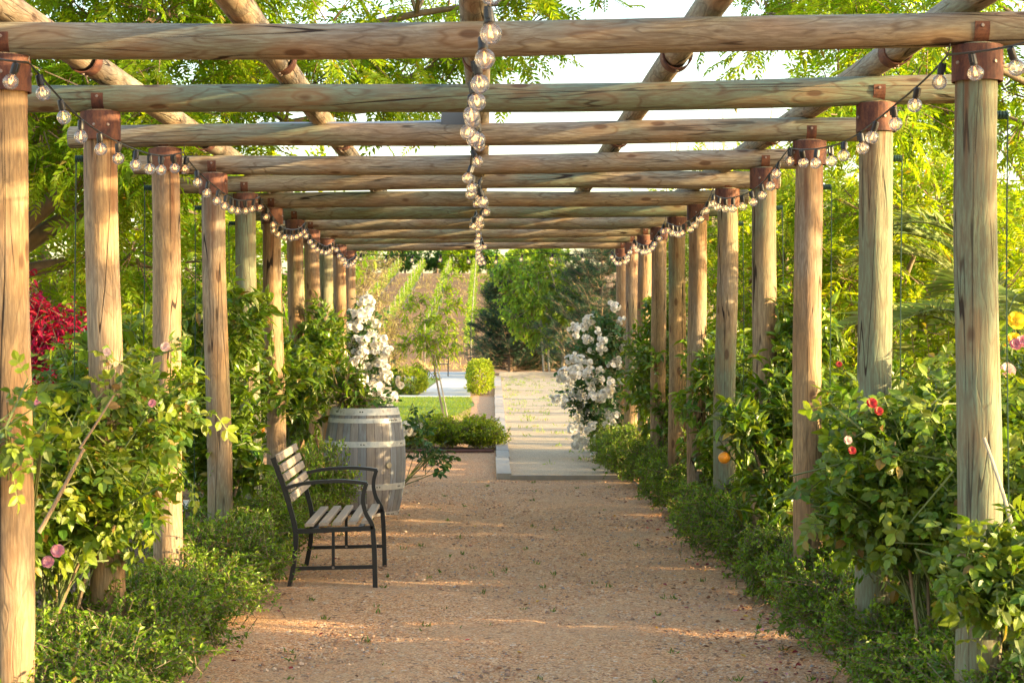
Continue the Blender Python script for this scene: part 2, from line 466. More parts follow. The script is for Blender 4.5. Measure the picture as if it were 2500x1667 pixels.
M['bark2'] = bark_mat("pale_bark", (.30, .22, .14), (.48, .38, .26))
M['stake'] = bark_mat("weathered_stake", (.28, .24, .19), (.44, .40, .33))
M['orange'] = plain("orange_peel", (.75, .27, .012), .45, nscale=120, namp=.15, bump=.2)
M['soil'] = plain("dark_soil", (.06, .04, .028), .95, nscale=30, namp=.5, bump=.5)

# ------------------------------------------------------------------ setting: ground sheets
def hill_z(x, y):
    x, y = np.asarray(x, float), np.asarray(y, float)
    s = np.clip(y - 80, 0, 72)
    z = .089 * s
    z = z + np.where((y > 78) & (y < 82), 0, 0)
    return z
def sheet(name, poly, z, m, kind='structure'):
    """flat sheet from an outline, finely gridded is not needed"""
    V = np.array([[x, y, z] for x, y in poly])
    o = G().add(V, np.arange(len(V))[None]).obj(name, m)
    return tag(o, kind=kind)

gm, t_, p_ = mat("dry_ground"); b_ = NB(t_)
tc_ = b_.n("ShaderNodeTexCoord")
f_ = b_.noise(tc_.outputs["Object"], .35, 8, .65); f2_ = b_.noise(tc_.outputs["Object"], 5, 6, .7)
c_ = b_.ramp(f_, [(.3, (.16, .072, .028)), (.5, (.26, .125, .046)), (.7, (.21, .115, .042))])
c_ = b_.mix(b_.sst(f2_, .45, .7, 0, .5), c_, (.22, .17, .08))
b_.l(c_, p_.inputs["Base Color"]); p_.inputs["Roughness"].default_value = .95
b_.l(b_.bump(f2_, .5, .05), p_.inputs["Normal"])
M['ground'] = gm
xs = np.concatenate([np.linspace(-700, -60, 17), np.linspace(-50, 50, 41), np.linspace(60, 700, 17)])
ys = np.concatenate([np.linspace(-60, 76, 18), np.linspace(79, 84, 6), np.linspace(88, 148, 16), np.linspace(150, 156, 4), np.linspace(170, 1500, 15)])
gx, gy = np.meshgrid(xs, ys)
gz = hill_z(gx, gy) - .022
gv = np.stack([gx, gy, gz], -1).reshape(-1, 3)
nx = len(xs)
ii = (np.arange(len(ys) - 1)[:, None] * nx + np.arange(nx - 1)[None]).ravel()
tag(G().add(gv, np.stack([ii, ii + 1, ii + nx + 1, ii + nx], 1), smooth=True).obj("ground", gm), kind='structure')

M['gravel'] = gravel_mat("red_granite_gravel", [(0, (.66, .335, .15)), (.2, (.55, .25, .105)), (.38, (.72, .42, .215)), (.55, (.43, .195, .095)), (.66, (.74, .47, .27)), (.80, (.14, .075, .05)), (.87, (.56, .31, .17)), (.95, (.72, .56, .42))], 95)
M['court'] = gravel_mat("pale_court_grit", [(0, (.54, .41, .265)), (.3, (.45, .335, .215)), (.6, (.60, .47, .32)), (.85, (.33, .25, .17))], 130, (.3, .25, .19), .2, .4)
M['mulch'] = gravel_mat("bark_mulch", [(0, (.15, .085, .05)), (.3, (.09, .055, .035)), (.55, (.22, .13, .08)), (.8, (.06, .04, .03)), (.92, (.30, .2, .13))], 38, (.03, .02, .014), .3, 1.0)
qg = np.random.default_rng(14)
gx_, gy_ = np.meshgrid(np.linspace(-1.72, 1.78, 91), np.concatenate([np.linspace(-6, 6.9, 30), np.linspace(7, 14, 260), np.linspace(14.1, 19.9, 110)]))
hz_ = np.zeros_like(gx_)
for k_ in range(46):
    f_ = qg.uniform(1.0, 9); a_ = qg.uniform(0, 6.28); hz_ += .011 / (1 + f_) * np.sin(f_ * (gx_ * math.cos(a_) + gy_ * math.sin(a_)) + qg.uniform(0, 6.28))
for k_ in range(170):          # foot marks
    cx_, cy_, r_, t_ = qg.normal(.1, .6), qg.uniform(7, 19), qg.uniform(.05, .09), qg.normal(0, .5)
    dx_, dy_ = gx_ - cx_, gy_ - cy_; u_ = dx_ * math.cos(t_) + dy_ * math.sin(t_); v_ = -dx_ * math.sin(t_) + dy_ * math.cos(t_)
    q2_ = (u_ / r_) ** 2 + (v_ / (2.1 * r_)) ** 2; hz_ += np.where(q2_ < 6, -.010 * np.exp(-q2_) + .004 * np.exp(-(q2_ - 2.2) ** 2), 0)
hz_ *= np.clip((19.9 - gy_) / .3, 0, 1)
hz_ = np.clip(hz_, -.013, .02)
gp = G(); n_x = gx_.shape[1]; ii = (np.arange(gx_.shape[0] - 1)[:, None] * n_x + np.arange(n_x - 1)[None]).ravel()
gp.add(np.stack([gx_, gy_, hz_], -1).reshape(-1, 3), np.stack([ii, ii + 1, ii + n_x + 1, ii + n_x], 1), smooth=True)
gp.add([[.15, 19.9, 0], [.17, 24.1, 0], [-3.2, 24.1, 0], [-3.2, 19.0, 0], [-1.72, 18.2, 0], [-1.72, 19.9, 0]], np.arange(6)[None, ::-1])
tag(gp.obj("gravel_path", M['gravel']), kind='structure')
sheet("mulch_bed_left", [(-3.0, -6), (-1.72, -6), (-1.72, 18.2), (-3.0, 18.2)], -.008, M['mulch'])
sheet("mulch_bed_right", [(1.78, -6), (3.6, -6), (3.6, 24), (1.78, 24)], -.008, M['mulch'])
sheet("court_surface", [(.30, 19.9), (4.1, 19.9), (4.4, 61), (.62, 61)], .02, M['court'])
sheet("gravel_strip", [(-.9, 27.2), (.17, 24.1), (.38, 61), (.1, 61), (-.42, 44.2), (-.30, 43), (-.18, 40), (-.42, 36), (-.9, 33)], -.004, M['gravel'])
sheet("planting_bed", [(-3.2, 24.14), (.17, 24.14), (-.9, 27.2), (-.9, 32.4), (-3.6, 32.4)], -.008, M['mulch'])

lm, t_, p_ = mat("lawn_grass"); b_ = NB(t_)
tc_ = b_.n("ShaderNodeTexCoord")
f_ = b_.noise(tc_.outputs["Object"], .8, 5, .6); f2_ = b_.noise(tc_.outputs["Object"], 45, 4, .7)
c_ = b_.mix(f_, (.10, .20, .02), (.19, .27, .03)); c_ = b_.mix(b_.sst(f2_, .35, .7, 0, .6), c_, (.05, .1, .015))
b_.l(c_, p_.inputs["Base Color"]); p_.inputs["Roughness"].default_value = .85
b_.l(b_.bump(f2_, 1.0, .04), p_.inputs["Normal"])
M['lawn'] = lm
sheet("lawn", [(-14, 32.4), (-.9, 32.4), (-.55, 34.5), (-.18, 39), (-.28, 42.6), (-.5, 43.9), (-14, 43.9)], .004, lm)
sheet("lawn_verge", [(-9, 45.2), (-1.64, 45.2), (-1.42, 61), (-9, 61)], .004, lm)
cm, t_, p_ = mat("pale_concrete"); b_ = NB(t_)
tc_ = b_.n("ShaderNodeTexCoord")
f_ = b_.noise(tc_.outputs["Object"], 2.2, 6, .65)
c_ = b_.mix(f_, (.40, .39, .36), (.55, .53, .49))
sx = b_.n("ShaderNodeSeparateXYZ"); b_.l(tc_.outputs["Object"], sx.inputs[0])
jt = b_.sst(b_.math('ABSOLUTE', b_.math('SUBTRACT', b_.math('FRACT', b_.math('MULTIPLY', sx.outputs[1], .42)), .5)), .012, .022, .7, 0)
c_ = b_.mix(jt, c_, (.12, .11, .1))
b_.l(c_, p_.inputs["Base Color"]); p_.inputs["Roughness"].default_value = .85
M['concrete'] = cm
sheet("concrete_walk", [(-14, 43.94), (-.32, 43.94), (-.30, 45.2), (-.56, 61), (-1.38, 61), (-1.62, 45.16), (-14, 45.16)], .002, cm)
sheet("concrete_patio", [(-7, 61.1), (.2, 61.1), (.2, 70), (-7, 70)], .002, cm)
sheet("concrete_path", [(-14, 15.4), (-2.72, 15.4), (-2.72, 17.4), (-14, 17.4)], .004, cm)

# steel edging between gravel and bed
edge = G()
pts = bez((-3.2, 24.3, .03), (-1.6, 24.0, .03), (.15, 24.1, .03), 14)
edge.add(*ring_tube(pts, .022, 5))
tag(edge.obj("edging", plain("rusty_edging", (.12, .055, .045), .8, nscale=20)), "dark rusty steel strip edging the gravel before the far box bushes", "edging")
# kerb of the court: stone blocks
kb = G(); rg = np.random.default_rng(5)
yk = 19.86
while yk < 61:
    L = rg.uniform(1.15, 1.5)
    t = (yk - 19.9) / 41.1; x0 = .15 + .24 * t; x1 = .31 + .30 * t
    c = ((x0 + x1) / 2 + rg.uniform(-.006, .006), yk + L / 2, .0 + rg.uniform(-.004, .004))
    kb.add(*box(c, (x1 - x0, L - .012, .13)), tint=rg.uniform(0, 1))
    yk += L
km, t_, p_ = mat("weathered_timber_kerb"); b_ = NB(t_)
tc_ = b_.n("ShaderNodeTexCoord"); at_ = b_.n("ShaderNodeAttribute", attribute_name="tint")
f_ = b_.noise(b_.vmath('MULTIPLY', tc_.outputs["Object"], (12, 1.5, 12)), 2, 5, .6)
c_ = b_.mix(f_, (.27, .24, .21), (.47, .43, .37)); c_ = b_.mix(b_.math('MULTIPLY', at_.outputs["Fac"], .5), c_, (.30, .22, .17))
b_.l(c_, p_.inputs["Base Color"]); p_.inputs["Roughness"].default_value = .85
ko = tag(kb.obj("kerb", km), "long grey timber kerb along the left edge of the pale court", "kerb")
fb = G().add(*box((2.2, 19.86, .0), (3.8, .05, .09)))
tag(fb.obj("edge_board", plain("grey_board", (.30, .26, .22), .85, nscale=9)), "low grey board across the near end of the pale court", "board")
fb = G().add(*box((2.5, 61.05, .08), (3.9, .06, .26)))
tag(fb.obj("end_board", M['stake']), "low weathered board closing the far end of the pale court", "board")

# ------------------------------------------------------------------ pergola
SP, Y0 = 1.72, 6.67
XL, XR = -1.775, 1.835
PY = [Y0 + SP * i for i in range(-1, 11)]
rg = np.random.default_rng(11)
def log_mesh(name, L, r0, r1, seed, rings=60, k=28, wob=.012, z0=0.0):
    q = np.random.default_rng(seed)
    z = np.linspace(0, L, rings); t = z / L
    th = np.linspace(0, 2 * np.pi, k, endpoint=False)
    r = r0 + (r1 - r0) * t
    cx = wob * (np.sin(t * 3.1 + q.uniform(0, 6)) + .4 * np.sin(t * 9 + q.uniform(0, 6)))
    cy = wob * (np.sin(t * 2.7 + q.uniform(0, 6)) + .4 * np.sin(t * 8 + q.uniform(0, 6)))
    cx -= cx[0] + (cx[-1] - cx[0]) * t; cy -= cy[0] + (cy[-1] - cy[0]) * t
    rr = r[:, None] * (1 + .012 * np.sin(2 * th[None] + q.uniform(0, 6) + t[:, None] * 2) + .008 * np.sin(3 * th[None] + 5 * t[:, None] + q.uniform(0, 6))
                       + .008 * np.sin(t[:, None] * 23 + 2 * th[None] + q.uniform(0, 6)))
    # a long drying check cut into the wood
    for _ in range(2):
        a0 = q.uniform(0, 6.28); za, zb = sorted(q.uniform(0, 1, 2)); zb = max(zb, za + .35)
        ang = a0 + .15 * np.sin(t * 7 + a0) + .25 * t
        d = np.abs((th[None] - ang[:, None] + np.pi) % (2 * np.pi) - np.pi)
        rr = rr - .006 * np.exp(-(d / .09) ** 2) * (np.clip((t - za) / .06, 0, 1) * np.clip((zb - t) / .06, 0, 1))[:, None]
    V = np.stack([cx[:, None] + rr * np.cos(th), cy[:, None] + rr * np.sin(th), np.repeat(z[:, None] + z0, k, 1)], -1).reshape(-1, 3)
    i = np.arange(rings - 1)[:, None] * k; j = np.arange(k)[None]; j2 = (j + 1) % k
    g = G()
    g.add(V, [np.stack([i + j, i + j2, i + k + j2, i + k + j], -1).reshape(-1, 4)], smooth=True)
    # slightly rounded ends
    for e, zz, sgn in ((0, z0, -1), (rings - 1, z0 + L, 1)):
        ring = V[e * k:(e + 1) * k]
        c = ring.mean(0); inner = c + (ring - c) * .86; inner[:, 2] += sgn * .008
        f = np.stack([np.arange(k), (np.arange(k) + 1) % k, k + (np.arange(k) + 1) % k, k + np.arange(k)], 1)
        g.add(np.concatenate([ring, inner]), [f, (k + np.arange(k))[None]])
    return g.mesh(name, M['log'])
perg = thing("pergola", "long timber log pergola with rusty steel collars over the gravel path", "pergola", (0, 0, 0))
post_me = [log_mesh("post", 2.86, .084, .077, 100 + i, wob=.012, z0=-.25) for i in range(5)]
beam_me = [log_mesh("cross_beam", 4.5, .062, .068, 200 + i, wob=.014) for i in range(5)]
def collar_mesh():
    g = G()
    r = .093
    g.add(*lathe([(r - .006, -.132), (r, -.132), (r, 0), (r - .03, .001), (.0, .001)], 36), smooth=False)
    for a in (-1.9, -1.2, 1.3, 2.8):
        v, f = lathe([(0, .005), (.006, .005), (.0075, 0)], 8); c, s_ = math.cos(a), math.sin(a)
        g.add(np.stack([c * (r + v[:, 2]) - s_ * v[:, 0], s_ * (r + v[:, 2]) + c * v[:, 0], -.066 + v[:, 1]], 1), f, 1)
    return g.mesh("collar", [M['rust'], M['bolt']])
collar_me = collar_mesh()
def strap_mesh():
    g = G()
    # flat tab bent to follow the beam
    n = 7; a = np.linspace(rad(-62), rad(12), n); rb = .0725
    pr = np.stack([-rb * np.cos(a), rb * np.sin(a)], 1)           # (y, z) around the beam axis
    ins = np.stack([-(rb - .006) * np.cos(a), (rb - .006) * np.sin(a)], 1)
    w = .0275
    V = np.concatenate([[[s * w, q[0], q[1]] for q in P] for P in (pr, ins) for s in (-1, 1)])
    i = np.arange(n - 1)
    f = np.concatenate([np.stack([i + a_, i + 1 + a_, i + 1 + b_, i + b_], 1) for a_, b_ in ((0, n), (n, 3 * n), (3 * n, 2 * n), (2 * n, 0))])
    g.add(V, f)
    vb, fb_ = lathe([(0, .004), (.006, .004), (.007, 0)], 8)
    vb = np.stack([vb[:, 0], -vb[:, 2] - rb - .0, vb[:, 1] + .0], 1)
    g.add(vb, fb_, 1)
    return g.mesh("strap", [M['rust'], M['bolt']])
strap_me = strap_mesh()
ZL = lambda i: 2.658 + .003 * i
ZR = lambda i: 2.697 + .0015 * i
BR = .065
POSTX = {}
for k_, y in enumerate(PY):
    i = k_ - 1
    for side, X, Z, lean in (('L', XL, ZL(i), .032), ('R', XR, ZR(i), .010)):
        xt = X + rg.uniform(-.012, .012); yt = y + rg.uniform(-.03, .03)
        lx = (-lean if side == 'L' else lean) + rg.uniform(-.008, .008)
        ang = math.atan2(lx, 2.6)
        o = link("post", post_me[rg.integers(0, 5)], perg, (xt - lx, yt, Z - 2.61), (0, ang, rg.uniform(0, 6.28)))
        # euler XYZ: spin first about Z is applied before tilt when we compose by quaternion
        q = Quaternion((0, 1, 0), ang) @ Quaternion((0, 0, 1), rg.uniform(0, 6.28))
        o.rotation_mode = 'QUATERNION'; o.rotation_quaternion = q
        o['green'] = {('R', 0): .8, ('R', 1): .75, ('L', 4): .85, ('L', 0): .35, ('R', 4): .5, ('L', 3): .4}.get((side, i), float(rg.uniform(0, .35)))
        POSTX[(side, i)] = (xt, yt)
        c = link("collar", collar_me, o); c.location = (0, 0, 2.61)
        c.rotation_mode = 'QUATERNION'; c.rotation_quaternion = Quaternion((0, 0, 1), 0)
        for s in (0, math.pi):
            st = link("strap", strap_me, o)
            st.rotation_mode = 'QUATERNION'
            st.rotation_quaternion = q.inverted() @ Quaternion((0, 0, 1), s)
            st.location = (0, 0, 2.61 + BR + .002)
    zl, zr = ZL(i) + BR, ZR(i) + BR
    L = 4.5; ctr = Vector((-.02 + rg.uniform(-.05, .05), y, (zl + zr) / 2))
    sl_ = math.atan2(zr - zl, XR - XL)
    flip = rg.random() < .3
    d = Vector((math.cos(sl_), 0, math.sin(sl_))) * (-1 if flip else 1)
    q = Vector((0, 0, 1)).rotation_difference(d) @ Quaternion((0, 0, 1), rg.uniform(0, 6.28))
    o = link("cross_beam", beam_me[rg.integers(0, 5)], perg); o["green"] = {0: .4, 1: 1.0, 2: .3, 6: .85, 9: .7}.get(i, float(rg.uniform(0, .35)))
    o.rotation_mode = 'QUATERNION'; o.rotation_quaternion = q; o.location = ctr - d * L / 2
PUX = [-1.77, -.905, -.025, .868, 1.835]
slv = G().add(*lathe([(.062, -.06), (.0685, -.06), (.0685, .06), (.062, .06), (.062, -.06)], 30))
for kk in range(3):
    a = kk * 2.1; vb, fb_ = lathe([(0, .006), (.006, .006), (.007, 0)], 8)
    for zz in (-.035, .035):
        v2 = np.stack([vb[:, 0], vb[:, 2] + .0685, vb[:, 1] + zz], 1); c_, s_ = math.cos(a), math.sin(a)
        slv.add(np.stack([v2[:, 0] * c_ - v2[:, 1] * s_, v2[:, 0] * s_ + v2[:, 1] * c_, v2[:, 2]], 1), fb_, 1)
sleeve_me = slv.mesh("sleeve", [M['rust'], M['bolt']])
for n_, x in enumerate(PUX):
    z = 2.66 + (x - XL) / (XR - XL) * .036 + 2 * BR + .060
    Lp = PY[-1] + .5 - 3.9
    me = log_mesh("purlin", Lp, .059, .061, 300 + n_, rings=160, wob=.018)
    o = link("purlin", me, perg, (x, 3.9, z), (rad(-90), 0, 0))
    for ys_ in (4.62, 8.05, 11.45, 14.9, 18.35, 21.8):
        c = link("sleeve", sleeve_me, o, (0, 0, ys_ - 3.9 + rg.uniform(-.05, .05)))

# electrical box with conduit on the third beam
jb = thing("junction_box", "grey metal junction box with conduit on top of the third beam", "junction box", (-.16, PY[3] + .02, ZL(2) + 2 * BR + .038))
g = G(); g.add(*box((0, 0, 0), (.14, .09, .07))); g.add(*box((0, -.046, 0), (.146, .006, .076)))
g.obj("box_body", plain("grey_enamel", (.10, .10, .105), .45, .3), jb)
g = G(); g.add(*ring_tube([(-.07, 0, -.02), (-.12, 0, -.02), (-.3, 0, -.024), (-1.1, 0, -.03)], .011, 8)); g.add(*ring_tube([(-.07, 0, -.02), (-.105, 0, -.02)], .017, 8))
g.obj("conduit", plain("zinc_conduit", (.42, .42, .43), .4, .8), jb)

# ------------------------------------------------------------------ string lights
gm_, t_, p_ = mat("clear_bulb_glass"); b_ = NB(t_)
tr = b_.n("ShaderNodeBsdfTransparent"); tr.inputs[0].default_value = (.98, .97, .96, 1)
gl = b_.n("ShaderNodeBsdfGlossy"); gl.inputs["Roughness"].default_value = .03
lw = b_.n("ShaderNodeLayerWeight"); lw.inputs[0].default_value = .28
ms = b_.n("ShaderNodeMixShader")
b_.l(b_.math('MULTIPLY_ADD', lw.outputs["Fresnel"], .9, .05, True), ms.inputs[0])
mh = b_.n("ShaderNodeMixShader"); mh.inputs[0].default_value = .17
dh = b_.n("ShaderNodeBsdfTranslucent"); dh.inputs[0].default_value = (.9, .86, .8, 1)
b_.l(tr.outputs[0], mh.inputs[1]); b_.l(dh.outputs[0], mh.inputs[2])
b_.l(mh.outputs[0], ms.inputs[1]); b_.l(gl.outputs[0], ms.inputs[2]); b_.l(ms.outputs[0], t_.nodes["Material Output"].inputs[0])
M['glass'] = gm_
em, t_, p_ = mat("glowing_filament")
p_.inputs["Base Color"].default_value = (0, 0, 0, 1)
p_.inputs["Emission Color"].default_value = (1, .43, .12, 1); p_.inputs["Emission Strength"].default_value = 1.2
em.cycles.emission_sampling = 'NONE'
M['fil'] = em
a = np.linspace(rad(-90), rad(66), 14); rb = .0285
prof = [(max(1e-4, rb * math.cos(x)), -.063 + rb * math.sin(x)) for x in a] + [(.0115, -.033), (.0105, -.026)]
globe_me = G().add(*lathe(prof, 24), smooth=True).mesh("bulb", M['glass'])
sock = G(); sock.add(*lathe([(0, .008), (.009, .008), (.0125, .004), (.0135, -.01), (.0135, -.032), (.011, -.036), (0, -.036)], 14), smooth=False)
sock.add(*box((.015, 0, -.008), (.005, .011, .032)))
socket_me = sock.mesh("socket", M['black_plastic'])
fil = G(); fil.add(*ring_tube([(-.010, 0, -.055), (-.006, .002, -.071), (-.001, 0, -.060), (.004, -.002, -.071), (.009, 0, -.055)], .0024, 5))
fil.add(*ring_tube([(-.003, 0, -.04), (-.009, 0, -.058)], .0007, 3)); fil.add(*ring_tube([(.003, 0, -.04), (.008, 0, -.058)], .0007, 3))
fil_me = fil.mesh("filament", M['fil'])
WIRE_M = plain("black_rubber_wire", (.02, .018, .016), .5)
def string(label, hooks, sags, step=.38, seed=0, swing=.16, sway=.012):
    q = np.random.default_rng(seed)
    root = thing("string_lights", label, "string lights", hooks[0], 0, "string lights with clear globe bulbs")
    h0 = np.array(hooks[0]); P = []
    for n, (a, b) in enumerate(zip(hooks[:-1], hooks[1:])):
        a, b = np.array(a), np.array(b); t = np.linspace(0, 1, 30)[:-1, None] if n < len(hooks) - 2 else np.linspace(0, 1, 30)[:, None]
        p = a + (b - a) * t; s = sags[n % len(sags)]
        p[:, 2] -= 4 * s * (t * (1 - t))[:, 0] + .035
        p[:, 0] += sway * np.sin(t[:, 0] * 9 + n * 2.3) * np.minimum(1, 6 * t[:, 0] * (1 - t[:, 0]))
        P.append(p)
    P = np.concatenate(P) - h0
    w = G().add(*ring_tube(P, .0042, 5))
    for h in hooks:      # little wire hooks
        hh = np.array(h) - h0
        w.add(*ring_tube([hh + [0, 0, .03], hh + [.006, 0, 0], hh + [.0, 0, -.03]], .0022, 4))
    w.obj("wire", WIRE_M, root)
    d = np.concatenate([[0], np.cumsum(np.linalg.norm(np.diff(P, axis=0), axis=1))])
    s = .07
    while s < d[-1]:
        pos = [np.interp(s, d, P[:, c]) for c in range(3)]
        so_ = link("socket", socket_me, root, (pos[0], pos[1], pos[2] - .012), (q.normal(0, swing), q.normal(0, swing), q.uniform(0, 6.28)))
        link("bulb", globe_me, so_); link("filament", fil_me, so_)
        s += step * q.uniform(.9, 1.1)
    return root
hk = lambda x, i, z: (x, Y0 + SP * i - .03, z)
string("string of clear bulbs sagging along the left row of posts", [(-1.72, 3.4, 2.62)] + [hk(-1.675 - .0 * i, i, ZL(i) + .01) for i in (0, 2, 4, 6, 8, 10)], [.10, .13, .12, .14, .13, .15], .37, 1)
string("string of clear bulbs sagging along the right row of posts", [(1.86, 3.4, 2.66)] + [hk(1.715, i, ZR(i) + .0) for i in (0, 2, 4, 6, 8, 10)], [.10, .12, .13, .13, .14, .14], .37, 2)
string("string of clear bulbs down the middle under the beams", [(.02, 3.3, 2.72), (-.05, Y0 + SP - .05, 2.655), (-.01, Y0 + 3 * SP, 2.68), (-.06, Y0 + 5 * SP, 2.69), (-.02, Y0 + 7 * SP, 2.69), (-.06, Y0 + 9 * SP, 2.69), (.0, Y0 + 10 * SP + .1, 2.66)], [.22, .19, .14, .17, .13, .08], .33, 3, .26, .022)
string("string of clear bulbs stretched across the far end of the pergola", [(-1.70, PY[-1] + .18, 2.70), (-.7, PY[-1] + .2, 2.70), (.75, PY[-1] + .2, 2.71), (1.75, PY[-1] + .18, 2.72)], [.03, .05, .03], .375, 4)

# ------------------------------------------------------------------ bench
def bz(zx, zy): return ((600 + .2934 * zx - 1179) / 382.6, 1.65 - (196 + .2934 * zy) / 382.6)
BX, BY = -1.0, 12.05
BH = .55                                                # half length
bench = thing("bench", "black steel armchair bench with grey wood slats on the gravel", "bench", (BX, BY, -.006))
def smooth_poly(P, n=28):
    P = np.array(P, float); d = np.concatenate([[0], np.cumsum(np.linalg.norm(np.diff(P, axis=0), axis=1))])
    s = np.linspace(0, d[-1], n)
    Q = np.stack([np.interp(s, d, P[:, c]) for c in range(2)], 1)
    for _ in range(3): Q[1:-1] = (Q[:-2] + 2 * Q[1:-1] + Q[2:]) / 4
    return Q
loc = lambda L: [(bz(*p)[0] - BX, max(bz(*p)[1], 0.0)) for p in L]
stile = smooth_poly(loc([(225, 390), (320, 640), (390, 880), (414, 985), (420, 1080), (398, 1300), (362, 1482)]), 36)
fleg = smooth_poly(loc([(1058, 985), (1070, 1150), (1078, 1482)]), 12)
armp = loc([(325, 645), (450, 608), (600, 590), (800, 583), (930, 592), (1010, 606)])
arm = smooth_poly(armp, 24)
supp = smooth_poly(loc([(1005, 602), (980, 680), (974, 760), (1000, 860), (1050, 935), (1060, 990)]), 26)
for s in (-1, 1):
    y = s * BH
    fr = G()
    fr.add(*bar(stile, .030, .034), smooth=False)
    fr.add(*bar(loc([(420, 1003), (1060, 975)]), .030, .030))
    fr.add(*bar(loc([(404, 1312), (1068, 1297)]), .024, .012))
    fr.add(*bar(loc([(728, 1000), (728, 1300)]), .020, .012))
    fo = fr.obj("side_frame", M['black_metal'], bench, (0, y, 0))
    G().add(*bar(np.array(fleg), .030, .034)).obj("leg", M['black_metal'], fo)
    a_ = G().add(*bar(arm, .022, .045)); a_.add(*bar(supp, .026, .030)); a_.obj("armrest", M['black_metal'], fo)
    bo = G(); vb, fb_ = lathe([(0, .005), (.008, .005), (.009, 0)], 10)
    px, pz = loc([(728, 1303)])[0]; bo.add(np.stack([vb[:, 0] + px, -vb[:, 2] - .0062, vb[:, 1] + pz], 1), fb_)
    bo.obj("bolt", M['bolt'], fo)
sm_, t_, p_ = mat("grey_weathered_slat"); b_ = NB(t_)
tc_ = b_.n("ShaderNodeTexCoord"); ge_ = b_.n("ShaderNodeNewGeometry")
f_ = b_.noise(b_.vmath('MULTIPLY', tc_.outputs["Object"], (40, 1.6, 40)), 2, 5, .65)
c_ = b_.mix(f_, (.20, .155, .12), (.42, .345, .275)); c_ = b_.mix(b_.math('MULTIPLY', ge_.outputs["Random Per Island"], .45), c_, (.34, .25, .17))
b_.l(c_, p_.inputs["Base Color"]); p_.inputs["Roughness"].default_value = .7; b_.l(b_.bump(f_, .4, .003), p_.inputs["Normal"])
def slat(g, c, w, th, ang, L):
    M_ = np.array([[math.cos(ang), 0, -math.sin(ang)], [0, 1, 0], [math.sin(ang), 0, math.cos(ang)]])
    n = 9; ysl = np.linspace(-L / 2, L / 2, n)
    V = []
    for yy in ysl:
        for (a, b) in ((-w / 2, -th / 2), (w / 2, -th / 2), (w / 2 , th / 2 - .004), (w / 2 - .005, th / 2), (-w / 2 + .005, th / 2), (-w / 2, th / 2 - .004)):
            x = a * math.cos(ang) - b * math.sin(ang); z = a * math.sin(ang) + b * math.cos(ang)
            V.append([c[0] + x, yy, c[1] + z])
    k = 6; i = np.arange(n - 1)[:, None] * k; j = np.arange(k)[None]; j2 = (j + 1) % k
    g.add(V, [np.stack([i + j, i + j2, i + k + j2, i + k + j], -1).reshape(-1, 4), np.arange(k)[None, ::-1], (np.arange(k) + (n - 1) * k)[None]])
g = G()
for zx in (515, 633, 745, 873, 985):
    x, z = loc([(zx + 12, 990 - (zx - 425) * .05)])[0]
    slat(g, (x, z + .028), .056, .02, rad(2.5), 2 * BH + .02)
g.obj("seat", sm_, bench)
g = G()
for t in (.035, .2, .345, .52, .665):
    n_ = int(t * 17); q = stile[n_] + (stile[n_ + 1] - stile[n_]) * (t * 17 - n_)
    d = stile[n_ + 1] - stile[n_]; ang = math.atan2(d[1], d[0])
    nn = np.array([-d[1], d[0]]) / np.linalg.norm(d)
    slat(g, q + nn * .030, .050, .02, ang, 2 * BH + .02)
g.obj("backrest", sm_, bench)
g = G()
for zx in (560, 940): g.add(*box((bz(zx, 0)[0] - BX, 0, loc([(zx, 1000)])[0][1]), (.03, 2 * BH - .034, .012)))
g.obj("stretcher", M['black_metal'], bench)

# ------------------------------------------------------------------ barrel
bm_, t_, p_ = mat("weathered_oak_staves"); b_ = NB(t_)
tc_ = b_.n("ShaderNodeTexCoord"); sp_ = b_.n("ShaderNodeSeparateXYZ"); b_.l(tc_.outputs["Object"], sp_.inputs[0])
an = b_.math('DIVIDE', b_.math('ARCTAN2', sp_.outputs[1], sp_.outputs[0]), 2 * math.pi)
u = b_.math('MULTIPLY', an, 30.0); fl = b_.math('FLOOR', u)
wn = b_.n("ShaderNodeTexWhiteNoise", noise_dimensions='1D'); b_.l(fl, wn.inputs["W"])
c_ = b_.ramp(wn.outputs[0], [(0, (.18, .19, .21)), (.3, (.27, .295, .34)), (.62, (.33, .27, .23)), (.8, (.23, .255, .295)), (1, (.23, .255, .295))])
gr = b_.noise(b_.vmath('MULTIPLY', tc_.outputs["Object"], (30, 30, 1.5)), 2, 5, .65)
c_ = b_.mix(b_.sst(gr, .35, .7, .4, 0), c_, (.13, .11, .10))
st_ = b_.noise(tc_.outputs["Object"], 5, 4, .6); c_ = b_.mix(b_.sst(st_, .5, .75, 0, .4), c_, (.43, .35, .27))
drp = b_.noise(b_.vmath('MULTIPLY', tc_.outputs['Object'], (14, 14, .9)), 1.0, 4, .6); c_ = b_.mix(b_.sst(drp, .5, .68, 0, .55), c_, (.11, .085, .07))
seam = b_.sst(b_.math('ABSOLUTE', b_.math('SUBTRACT', b_.math('FRACT', u), .5)), .46, .49)
c_ = b_.mix(b_.math('MULTIPLY', seam, .85), c_, (.03, .022, .018))
b_.l(c_, p_.inputs["Base Color"]); p_.inputs["Roughness"].default_value = .75
b_.l(b_.bump(b_.math('SUBTRACT', gr, b_.math('MULTIPLY', seam, 2)), .5, .005), p_.inputs["Normal"])
hm_, t_, p_ = mat("galvanised_hoop"); b_ = NB(t_)
tc_ = b_.n("ShaderNodeTexCoord"); f_ = b_.noise(tc_.outputs["Object"], 9, 6, .65)
b_.l(b_.ramp(f_, [(.3, (.30, .31, .33)), (.46, (.52, .52, .51)), (.58, (.62, .60, .56)), (.68, (.26, .17, .12))]), p_.inputs["Base Color"])
